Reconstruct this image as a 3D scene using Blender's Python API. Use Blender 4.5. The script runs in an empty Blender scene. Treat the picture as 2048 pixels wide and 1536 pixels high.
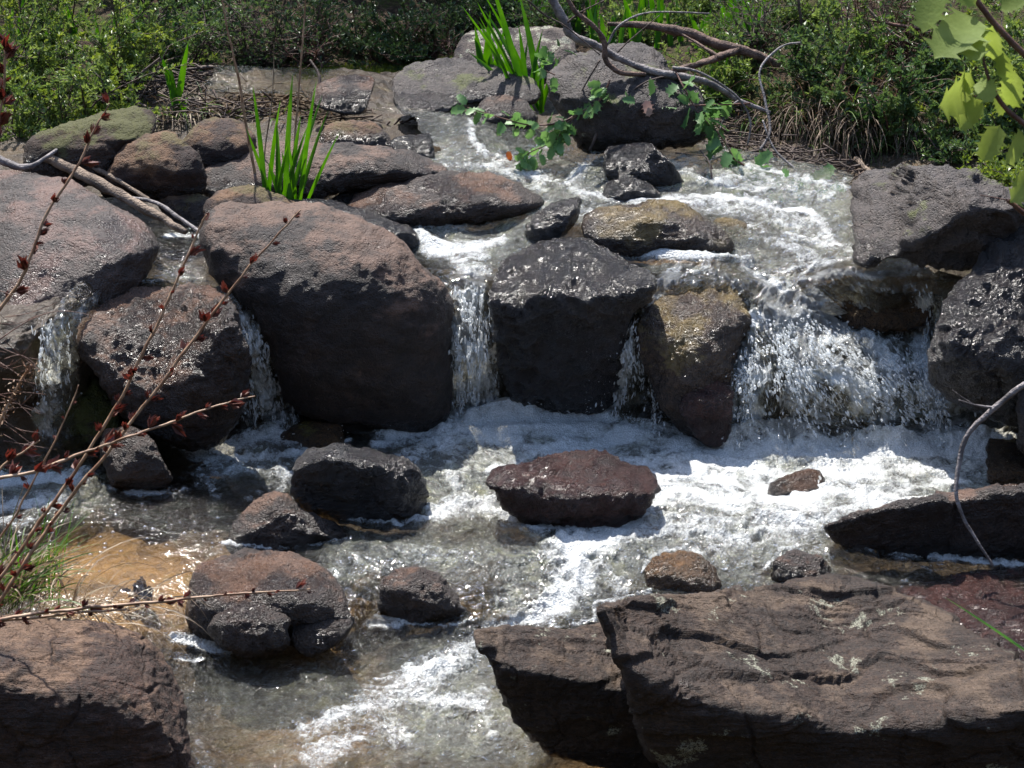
import bpy, bmesh, math, random
import numpy as np
from mathutils import Vector, Matrix

S = bpy.context.scene
C = S.collection
R = math.radians
random.seed(7)
rng = np.random.default_rng(11)

# ------------------------------------------------------------------ camera
CAM_H, PITCH, F = 2.0, R(20.0), 4107.0
cd = bpy.data.cameras.new('camera')
cam = bpy.data.objects.new('camera', cd)
C.objects.link(cam)
cam.location = (0, 0, CAM_H)
cam.rotation_euler = (R(90) - PITCH, 0, 0)
cd.sensor_width = 36
cd.lens = F / 2048 * 36
cd.clip_end = 200
cd.clip_start = 0.05
cd.dof.use_dof = True
cd.dof.focus_distance = 5.2
cd.dof.aperture_fstop = 20
S.camera = cam

# ------------------------------------------------------------------ light
SUN_EL, SUN_AZ = R(63), R(-22)          # azimuth from +Y, negative = towards -X (behind, left)
w = bpy.data.worlds.new('World')
S.world = w
w.use_nodes = True
nt = w.node_tree
sky = nt.nodes.new('ShaderNodeTexSky')
sky.sky_type = 'NISHITA'
sky.sun_disc = False
sky.sun_elevation = SUN_EL
sky.sun_rotation = SUN_AZ
bg = nt.nodes['Background']
nt.links.new(sky.outputs[0], bg.inputs[0])
bg.inputs[1].default_value = 0.15
sl = bpy.data.lights.new('sun', 'SUN')
sl.energy = 4.3
sl.angle = R(0.55)
sl.color = (1.0, 0.955, 0.89)
so = bpy.data.objects.new('sun', sl)
C.objects.link(so)
sd = Vector((math.sin(SUN_AZ) * math.cos(SUN_EL), math.cos(SUN_AZ) * math.cos(SUN_EL), math.sin(SUN_EL)))
so.rotation_euler = sd.to_track_quat('Z', 'Y').to_euler()
so.location = (-3, 8, 9)
S.view_settings.view_transform = 'Standard'
S.view_settings.look = 'None'
S.view_settings.exposure = 1.2
S.view_settings.gamma = 1
S.cycles.use_denoising = True
S.cycles.max_bounces = 8
S.cycles.transparent_max_bounces = 16
S.cycles.sample_clamp_indirect = 6

# ------------------------------------------------------------------ view helpers
FWD = np.array([0, math.cos(PITCH), -math.sin(PITCH)])
UP = np.array([0, math.sin(PITCH), math.cos(PITCH)])
RT = np.array([1.0, 0, 0])
CAM = np.array([0, 0, CAM_H])


def ray(px, py):
    px = np.asarray(px, float); py = np.asarray(py, float)
    return ((px - 1024) / F)[..., None] * RT + (-(py - 768) / F)[..., None] * UP + FWD


def pw(px, py, wd):
    """world point at a picture position and view depth"""
    return CAM + ray(px, py) * np.asarray(wd, float)[..., None]


def w_z(px, py, z):
    return (z - CAM_H) / ray(px, py)[..., 2]


def w_y(px, py, y):
    return y / ray(px, py)[..., 1]


def at(px, py, Y):
    return Vector(pw(px, py, w_y(px, py, Y)))


# ------------------------------------------------------------------ noise
_perm = np.random.default_rng(3).permutation(256)
_perm = np.concatenate([_perm, _perm, _perm])
_g = np.random.default_rng(4).normal(size=(256, 3))
_g /= np.linalg.norm(_g, axis=1)[:, None]


def perlin(p):
    p = np.asarray(p, float)
    i = np.floor(p).astype(int)
    f = p - i
    i &= 255
    u = f * f * f * (f * (f * 6 - 15) + 10)
    out = 0
    for dx in (0, 1):
        wx = u[..., 0] if dx else 1 - u[..., 0]
        for dy in (0, 1):
            wy = u[..., 1] if dy else 1 - u[..., 1]
            for dz in (0, 1):
                wz = u[..., 2] if dz else 1 - u[..., 2]
                h = _perm[_perm[_perm[i[..., 0] + dx] + i[..., 1] + dy] + i[..., 2] + dz]
                g = _g[h]
                d = g[..., 0] * (f[..., 0] - dx) + g[..., 1] * (f[..., 1] - dy) + g[..., 2] * (f[..., 2] - dz)
                out = out + wx * wy * wz * d
    return out * 1.6


def fbm(p, o=4, gain=0.5, lac=2.03):
    s, a = 0, 1.0
    for k in range(o):
        s = s + a * perlin(p + 17.3 * k)
        p = p * lac
        a *= gain
    return s


def ridged(p, o=3, gain=0.5):
    s, a = 0, 1.0
    for k in range(o):
        s = s + a * (1 - np.abs(perlin(p + 9.1 * k)) * 2)
        p = p * 2.1
        a *= gain
    return s


def cell(p, seed=0):
    """distance to nearest and second nearest jittered cell point"""
    p = np.asarray(p, float)
    i = np.floor(p).astype(int)
    best = np.full(p.shape[:-1], 9.0); sec = best.copy()
    for dx in (-1, 0, 1):
        for dy in (-1, 0, 1):
            for dz in (-1, 0, 1):
                c = i + np.array([dx, dy, dz])
                cc = c & 255
                h = _perm[_perm[_perm[cc[..., 0]] + cc[..., 1]] + cc[..., 2]]
                q = c + 0.5 + _g[(h + seed) & 255] * 0.45
                d = np.linalg.norm(p - q, axis=-1)
                sec = np.where(d < best, best, np.minimum(sec, d))
                best = np.minimum(best, d)
    return best, sec


def sstep(a, b, x):
    t = np.clip((x - a) / (b - a), 0, 1)
    return t * t * (3 - 2 * t)


# ------------------------------------------------------------------ object helpers
def tag(o, label=None, cat=None, group=None, kind=None):
    if label: o['label'] = label
    if cat: o['category'] = cat
    if group: o['group'] = group
    if kind: o['kind'] = kind
    return o


def mesh_np(name, verts, faces, mat, parent=None, smooth=True, attrs=None, origin=None):
    """one mesh object from numpy arrays; faces (n,3) or (n,4) or a list of both kinds of arrays"""
    verts = np.asarray(verts, float)
    if origin is None:
        origin = np.zeros(3)
    v = verts - np.asarray(origin)
    if not isinstance(faces, list):
        faces = [faces]
    faces = [np.asarray(f, np.int32) for f in faces if len(f)]
    me = bpy.data.meshes.new(name)
    me.vertices.add(len(v))
    me.vertices.foreach_set('co', v.astype(np.float32).ravel())
    nl = sum(f.size for f in faces); nf = sum(len(f) for f in faces)
    me.loops.add(nl)
    me.loops.foreach_set('vertex_index', np.concatenate([f.ravel() for f in faces]))
    me.polygons.add(nf)
    tot = np.concatenate([np.full(len(f), f.shape[1], np.int32) for f in faces])
    st = np.concatenate([[0], np.cumsum(tot)[:-1]]).astype(np.int32)
    me.polygons.foreach_set('loop_start', st)
    me.polygons.foreach_set('loop_total', tot)
    me.polygons.foreach_set('use_smooth', np.full(nf, smooth))
    me.update(calc_edges=True)
    me.validate()
    if attrs:
        for k, a in attrs.items():
            at_ = me.attributes.new(k, 'FLOAT', 'POINT')
            at_.data.foreach_set('value', np.asarray(a, np.float32))
    if mat is not None:
        for m_ in (mat if isinstance(mat, (list, tuple)) else [mat]):
            me.materials.append(m_)
    o = bpy.data.objects.new(name, me)
    C.objects.link(o)
    o.location = Vector(origin)
    if parent is not None:
        o.parent = parent
        o.location = Vector(np.asarray(origin) - np.array(parent.location))
    return o


def empty(name, loc):
    o = bpy.data.objects.new(name, None)
    C.objects.link(o)
    o.location = Vector(loc)
    o.empty_display_size = 0.05
    return o


def grid_faces(nu, nv, wrap=False):
    """faces of a (nu x nv) vertex grid, v fastest"""
    a = np.arange(nu - (0 if wrap else 1))[:, None]
    b = np.arange(nv - 1)[None, :]
    a2 = (a + 1) % nu
    return np.stack([a * nv + b, a2 * nv + b, a2 * nv + b + 1, a * nv + b + 1], -1).reshape(-1, 4)


def normals(P):
    """normals of a grid P (n,m,3)"""
    du = np.gradient(P, axis=0); dv = np.gradient(P, axis=1)
    n = np.cross(du, dv)
    n /= np.linalg.norm(n, axis=-1)[..., None] + 1e-12
    return n


def vert_normals(v, quads):
    n = np.zeros_like(v)
    a, b, c, d = (v[quads[:, k]] for k in range(4))
    fn = np.cross(c - a, d - b)
    for k in range(4):
        np.add.at(n, quads[:, k], fn)
    return n / (np.linalg.norm(n, axis=1)[:, None] + 1e-12)


# ------------------------------------------------------------------ material helpers
class NT:
    def __init__(s, name):
        s.m = bpy.data.materials.new(name)
        s.m.use_nodes = True
        s.t = s.m.node_tree
        s.t.nodes.clear()
        s.out = s.n('ShaderNodeOutputMaterial')

    def n(s, typ, **kw):
        x = s.t.nodes.new(typ)
        for k, v_ in kw.items():
            setattr(x, k, v_)
        return x

    def l(s, a, b):
        s.t.links.new(a, b)

    def pos(s):
        return s.n('ShaderNodeNewGeometry').outputs['Position']

    def mapv(s, v, sc, off=(0, 0, 0)):
        x = s.n('ShaderNodeMapping')
        s.l(v, x.inputs[0])
        x.inputs[3].default_value = sc if hasattr(sc, '__len__') else (sc, sc, sc)
        x.inputs[1].default_value = off
        return x.outputs[0]

    def noise(s, v, scale, det=4, rough=0.55, dist=0.0, col=False):
        x = s.n('ShaderNodeTexNoise')
        s.l(v, x.inputs['Vector'])
        x.inputs['Scale'].default_value = scale
        x.inputs['Detail'].default_value = det
        x.inputs['Roughness'].default_value = rough
        x.inputs['Distortion'].default_value = dist
        return x.outputs[1 if col else 0]

    def vor(s, v, scale, feature='F1', rand=1.0, out=0):
        x = s.n('ShaderNodeTexVoronoi', feature=feature)
        s.l(v, x.inputs['Vector'])
        x.inputs['Scale'].default_value = scale
        x.inputs['Randomness'].default_value = rand
        return x.outputs[out]

    def math(s, op, a, b=None, c=None, clamp=False):
        x = s.n('ShaderNodeMath', operation=op, use_clamp=clamp)
        for k, v_ in enumerate((a, b, c)):
            if v_ is None: continue
            if isinstance(v_, (int, float)): x.inputs[k].default_value = v_
            else: s.l(v_, x.inputs[k])
        return x.outputs[0]

    def rng(s, v, a, b, c=0.0, d=1.0, smooth=True):
        x = s.n('ShaderNodeMapRange', interpolation_type='SMOOTHSTEP' if smooth else 'LINEAR')
        s.l(v, x.inputs[0])
        for k, q in enumerate((a, b, c, d)):
            if isinstance(q, (int, float)): x.inputs[k + 1].default_value = q
            else: s.l(q, x.inputs[k + 1])
        return x.outputs[0]

    def mix(s, f, a, b, blend='MIX'):
        x = s.n('ShaderNodeMix', data_type='RGBA', blend_type=blend)
        for k, v_ in ((0, f), (6, a), (7, b)):
            if isinstance(v_, (int, float)): x.inputs[k].default_value = v_
            elif isinstance(v_, (tuple, list)): x.inputs[k].default_value = (*v_[:3], 1)
            else: s.l(v_, x.inputs[k])
        return x.outputs[2]

    def attr(s, name):
        return s.n('ShaderNodeAttribute', attribute_name=name).outputs['Fac']

    def bump(s, h, dist, strength=1.0, norm=None):
        x = s.n('ShaderNodeBump')
        s.l(h, x.inputs['Height'])
        x.inputs['Distance'].default_value = dist
        if isinstance(strength, (int, float)): x.inputs['Strength'].default_value = strength
        else: s.l(strength, x.inputs['Strength'])
        if norm is not None: s.l(norm, x.inputs['Normal'])
        return x.outputs[0]

    def bsdf(s, col, rough=0.6, norm=None, spec=0.5, **kw):
        x = s.n('ShaderNodeBsdfPrincipled')
        if isinstance(col, (tuple, list)): x.inputs['Base Color'].default_value = (*col[:3], 1)
        else: s.l(col, x.inputs['Base Color'])
        for nm, v_ in (('Roughness', rough), ('Specular IOR Level', spec), *((k.replace('_', ' '), q) for k, q in kw.items())):
            if isinstance(v_, (int, float)): x.inputs[nm].default_value = v_
            else: s.l(v_, x.inputs[nm])
        if norm is not None: s.l(norm, x.inputs['Normal'])
        return x.outputs[0]

    def done(s, sh):
        s.l(sh, s.out.inputs[0])
        return s.m


def rock_mat(name, dark, light, *, spec=.5, crust=None, crust_amt=0.0, rough=0.6, wet=0.3, grain=1.0, moss=0.0,
             mosscol=(0.09, 0.10, 0.02), lichen=0.0, strata=False, seed=0.0):
    """wet: share of the surface that is glossy-wet"""
    t = NT(name)
    p = t.mapv(t.pos(), 1.0, (seed * 3.1, seed * 1.7, seed))
    big = t.noise(p, 3.5, 3)
    mid = t.noise(p, 16, 5, 0.62)
    fine = t.noise(p, 95, 4, 0.7)
    gr = t.noise(p, 330, 2, 0.6)
    dark = tuple(q * .66 * k for q, k in zip(dark, (1.06, .95, .86))); light = tuple(q * .42 * k for q, k in zip(light, (1.12, .95, .84)))
    f1 = t.rng(t.math('ADD', t.math('MULTIPLY', big, 0.45), t.math('MULTIPLY', mid, 0.55)), 0.36, 0.64)
    col = t.mix(f1, dark, light)
    sp = t.rng(t.math('ADD', t.math('MULTIPLY', fine, 0.6), t.math('MULTIPLY', gr, 0.4)), 0.34, 0.68, 0.45, 1.65)
    col = t.mix(1.0, col, t.n_rgb(sp), 'MULTIPLY') if hasattr(t, 'n_rgb') else col
    nrm = t.n('ShaderNodeNewGeometry').outputs['Normal']
    sx = t.n('ShaderNodeSeparateXYZ'); t.l(nrm, sx.inputs[0]); nz = sx.outputs[2]
    if crust is not None:
        cm = t.math('MULTIPLY', t.rng(t.math('ADD', t.noise(p, 7, 5, 0.6), t.math('MULTIPLY', nz, 0.18)),
                                      0.66 - 0.3 * crust_amt, 0.78 - 0.3 * crust_amt), t.rng(mid, 0.3, 0.6, 0.35, 1.0))
        col = t.mix(cm, col, t.mix(fine, tuple(c * 0.5 for c in crust), tuple(min(1, c * 1.5) for c in crust)))
    if moss > 0:
        mm = t.rng(t.math('ADD', t.noise(p, 6, 5, 0.65), t.math('MULTIPLY', nz, 0.15)), 0.74 - 0.3 * moss, 0.84 - 0.3 * moss)
        col = t.mix(mm, col, t.mix(fine, tuple(c * 0.45 for c in mosscol), mosscol))
    if lichen > 0:
        lm = t.math('MULTIPLY', t.rng(t.noise(p, 9, 6, 0.7), 0.70 - 0.2 * lichen, 0.74 - 0.2 * lichen),
                    t.rng(gr, 0.40, 0.55))
        col = t.mix(lm, col, (0.36, 0.36, 0.27))
    wm = t.rng(t.math('ADD', t.noise(p, 5, 4, 0.6), t.math('MULTIPLY', fine, 0.25)), 0.80 - 0.42 * wet, 0.92 - 0.42 * wet)
    wl = t.attr('wetline')
    wl = t.rng(t.math('ADD', wl, t.math('MULTIPLY', t.math('SUBTRACT', mid, 0.5), 1.2)), 0.25, 0.6)
    col = t.mix(t.math('MULTIPLY', wl, 0.45), col, (0.004, 0.003, 0.002))
    wm = t.math('MAXIMUM', wm, wl)
    ro = t.rng(wm, 0, 1, rough, 0.22, False)
    ro = t.math('ADD', ro, t.math('MULTIPLY', t.math('SUBTRACT', fine, 0.5), 0.3), clamp=True)
    pit = t.rng(t.vor(p, 120), 0.0, 0.45)
    h = t.math('ADD', t.math('MULTIPLY', fine, 1.1), t.math('MULTIPLY', gr, 0.6))
    h = t.math('ADD', h, t.math('MULTIPLY', pit, 0.35))
    h = t.math('ADD', h, t.math('MULTIPLY', mid, 0.7))
    b = t.bump(h, 0.008 * grain, 1.0)
    if strata:
        q = t.mapv(t.pos(), (6, 34, 50), (seed, 0, 0))
        s1 = t.noise(q, 1.0, 6, 0.7, 0.5)
        b = t.bump(s1, 0.022, 1.0, b)
    return t.done(t.bsdf(col, ro, b, spec))


def _rgb(s, v):
    x = s.n('ShaderNodeCombineColor')
    for k in range(3): s.l(v, x.inputs[k])
    return x.outputs[0]


NT.n_rgb = _rgb


def simple_mat(name, a, b=None, rough=0.55, scale=20, bump=0.0, transl=0.0, spec=0.4, obj_vary=0.0, vscale=40):
    """two-tone noise colour; transl: thin-leaf translucency share"""
    t = NT(name)
    p = t.pos()
    b = b or a
    col = t.mix(t.rng(t.noise(p, scale, 3), 0.35, 0.65), a, b)
    nr = t.bump(t.noise(p, vscale * 4, 3), bump, 1.0) if bump else None
    sh = t.bsdf(col, rough, nr, spec)
    if transl > 0:
        tr = t.n('ShaderNodeBsdfTranslucent')
        hc = t.n('ShaderNodeHueSaturation')
        hc.inputs['Saturation'].default_value = 1.15
        hc.inputs['Value'].default_value = 1.5
        hc.inputs['Hue'].default_value = 0.485
        t.l(col, hc.inputs['Color'])
        t.l(hc.outputs[0], tr.inputs[0])
        mx = t.n('ShaderNodeMixShader')
        mx.inputs[0].default_value = transl
        t.l(sh, mx.inputs[1]); t.l(tr.outputs[0], mx.inputs[2])
        sh = mx.outputs[0]
    return t.done(sh)


# ------------------------------------------------------------------ water surface shape (real heights along the stream)
# (px, py, 'z' height  | 'y' distance, value)
WC = [
    (-150, 1000, 'z', 0.0), (0, 980, 'z', 0.0), (200, 1000, 'z', 0.0), (350, 950, 'z', 0.0), (500, 930, 'z', 0.0),
    (200, 1180, 'z', -0.012), (-150, 1250, 'z', -0.012), (400, 1100, 'z', -0.012), (650, 1080, 'z', -0.02),
    (720, 860, 'z', 0.0), (850, 850, 'z', 0.0), (950, 850, 'z', 0.0), (1100, 850, 'z', 0.0), (1300, 865, 'z', 0.0),
    (1450, 880, 'z', 0.0), (1600, 890, 'z', 0.0), (1750, 890, 'z', 0.0), (1950, 880, 'z', 0.0), (2150, 880, 'z', 0.0),
    (900, 960, 'z', -0.01), (1350, 960, 'z', -0.005), (1700, 980, 'z', -0.005), (2150, 990, 'z', -0.01),
    (900, 1060, 'z', -0.02), (1150, 1090, 'z', -0.03), (1450, 1080, 'z', -0.03), (1750, 1140, 'z', -0.04), (2150, 1180, 'z', -0.04),
    (700, 1170, 'z', -0.04), (930, 1160, 'z', -0.045), (1150, 1190, 'z', -0.065), (1050, 1250, 'z', -0.11), (960, 1240, 'z', -0.11),
    (740, 1250, 'z', -0.12), (500, 1320, 'z', -0.14), (880, 1320, 'z', -0.14), (600, 1450, 'z', -0.15), (950, 1450, 'z', -0.15),
    (1200, 1540, 'z', -0.16), (300, 1560, 'z', -0.16), (-150, 1600, 'z', -0.16), (700, 1640, 'z', -0.16), (1500, 1640, 'z', -0.17), (2200, 1640, 'z', -0.17),
    (1500, 1250, 'z', -0.09), (2000, 1300, 'z', -0.08),
    # falls, left
    (-150, 940, 'z', 0.01), (60, 940, 'z', 0.01), (160, 940, 'z', 0.01), (150, 640, 'y', 4.90), (110, 760, 'y', 4.84), (-150, 700, 'z', 0.40),
    (210, 570, 'z', 0.43), (320, 545, 'z', 0.435), (430, 570, 'z', 0.415), (380, 480, 'z', 0.45), (330, 450, 'z', 0.46),
    (470, 610, 'z', 0.375), (505, 700, 'y', 5.06), (540, 860, 'z', 0.005), (300, 860, 'z', 0.0), (300, 680, 'y', 5.28),
    # falls, middle
    (650, 650, 'y', 5.42), (650, 500, 'y', 5.5), (940, 545, 'z', 0.40), (945, 600, 'y', 5.22), (950, 720, 'y', 5.15), (950, 830, 'z', 0.01),
    (1130, 660, 'y', 5.40), (1130, 530, 'z', 0.42), (1280, 590, 'z', 0.36), (1240, 700, 'y', 5.14), (1210, 820, 'z', 0.02),
    (1400, 560, 'z', 0.40), (1400, 700, 'y', 5.32), (1380, 850, 'z', 0.0),
    # falls, right fan
    (1500, 530, 'z', 0.41), (1500, 640, 'y', 5.20), (1480, 760, 'y', 5.11), (1570, 620, 'z', 0.33), (1680, 690, 'y', 5.14), (1640, 790, 'y', 5.05),
    (1800, 750, 'y', 5.13), (1700, 870, 'z', 0.012), (1500, 868, 'z', 0.01), (1900, 850, 'z', 0.015), (1880, 650, 'y', 5.30), (1900, 740, 'y', 5.17),
    (1760, 560, 'z', 0.405), (1870, 560, 'z', 0.40), (1700, 640, 'y', 5.32), (1820, 650, 'y', 5.33), (2150, 600, 'z', 0.42), (2150, 750, 'y', 5.3),
    # upper cascade
    (850, 480, 'z', 0.425), (950, 500, 'z', 0.415), (1000, 440, 'z', 0.455), (760, 440, 'z', 0.455), (650, 400, 'z', 0.48),
    (1250, 520, 'z', 0.42), (1600, 510, 'z', 0.425), (1620, 440, 'z', 0.46), (1800, 530, 'z', 0.42), (2150, 500, 'z', 0.44),
    (1100, 400, 'z', 0.49), (1250, 420, 'z', 0.48), (1420, 400, 'z', 0.49), (1650, 400, 'z', 0.49), (900, 350, 'z', 0.52), (1100, 330, 'z', 0.53),
    (1400, 330, 'z', 0.53), (1600, 340, 'z', 0.525), (2150, 380, 'z', 0.5), (1000, 300, 'z', 0.56), (920, 320, 'z', 0.55), (960, 255, 'z', 0.60),
    (1200, 280, 'z', 0.57), (860, 260, 'z', 0.60), (800, 225, 'z', 0.63), (600, 190, 'z', 0.65), (420, 170, 'z', 0.655), (600, 140, 'z', 0.655),
    (1200, 200, 'z', 0.62), (1700, 250, 'z', 0.58), (300, 350, 'z', 0.53), (-150, 300, 'z', 0.58), (-150, 480, 'z', 0.47), (2150, 150, 'z', 0.62), (-150, 100, 'z', 0.66), (1000, 80, 'z', 0.66),
]
_cp = np.array([(a, b) for a, b, _, _ in WC], float) / 1000.0
_cw = np.array([float(w_z(a, b, v_) if k == 'z' else w_y(a, b, v_)) for a, b, k, v_ in WC])


def _tps_fit(P, val, lam=2e-5):
    n = len(P)
    d = np.linalg.norm(P[:, None] - P[None], axis=-1)
    K = np.where(d > 0, d * d * np.log(d + 1e-12), 0) + lam * np.eye(n)
    Q = np.hstack([np.ones((n, 1)), P])
    A = np.vstack([np.hstack([K, Q]), np.hstack([Q.T, np.zeros((3, 3))])])
    return np.linalg.solve(A, np.concatenate([val, np.zeros(3)]))


_co = _tps_fit(_cp, 1 / _cw)


def sheet_w(px, py):
    px = np.asarray(px, float); py = np.asarray(py, float)
    shp = px.shape
    X = np.stack([px.ravel(), py.ravel()], -1) / 1000.0
    out = np.empty(len(X))
    for a in range(0, len(X), 60000):
        x = X[a:a + 60000]
        d2 = ((x[:, None] - _cp[None]) ** 2).sum(-1)
        k = 0.5 * d2 * np.log(d2 + 1e-18)
        out[a:a + 60000] = k @ _co[:-3] + _co[-3] + x @ _co[-2:]
    return (1 / out).reshape(shp)


def stroke_map(px, py, strokes):
    """max of soft strokes (points, radius, strength) at picture positions of surface points"""
    out = np.zeros(px.shape)
    for pts, rad, st in strokes:
        best = np.full(px.shape, 1e9)
        if len(pts) == 1: pts = [pts[0], (pts[0][0] + 1, pts[0][1])]
        for (x0, y0), (x1, y1) in zip(pts[:-1], pts[1:]):
            dx, dy = x1 - x0, y1 - y0
            tt = np.clip(((px - x0) * dx + (py - y0) * dy) / (dx * dx + dy * dy + 1e-9), 0, 1)
            best = np.minimum(best, np.hypot(px - x0 - tt * dx, (py - y0 - tt * dy) * 1.25))
        out = np.maximum(out, st * np.exp(-(best / rad) ** 2))
    return out
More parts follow.
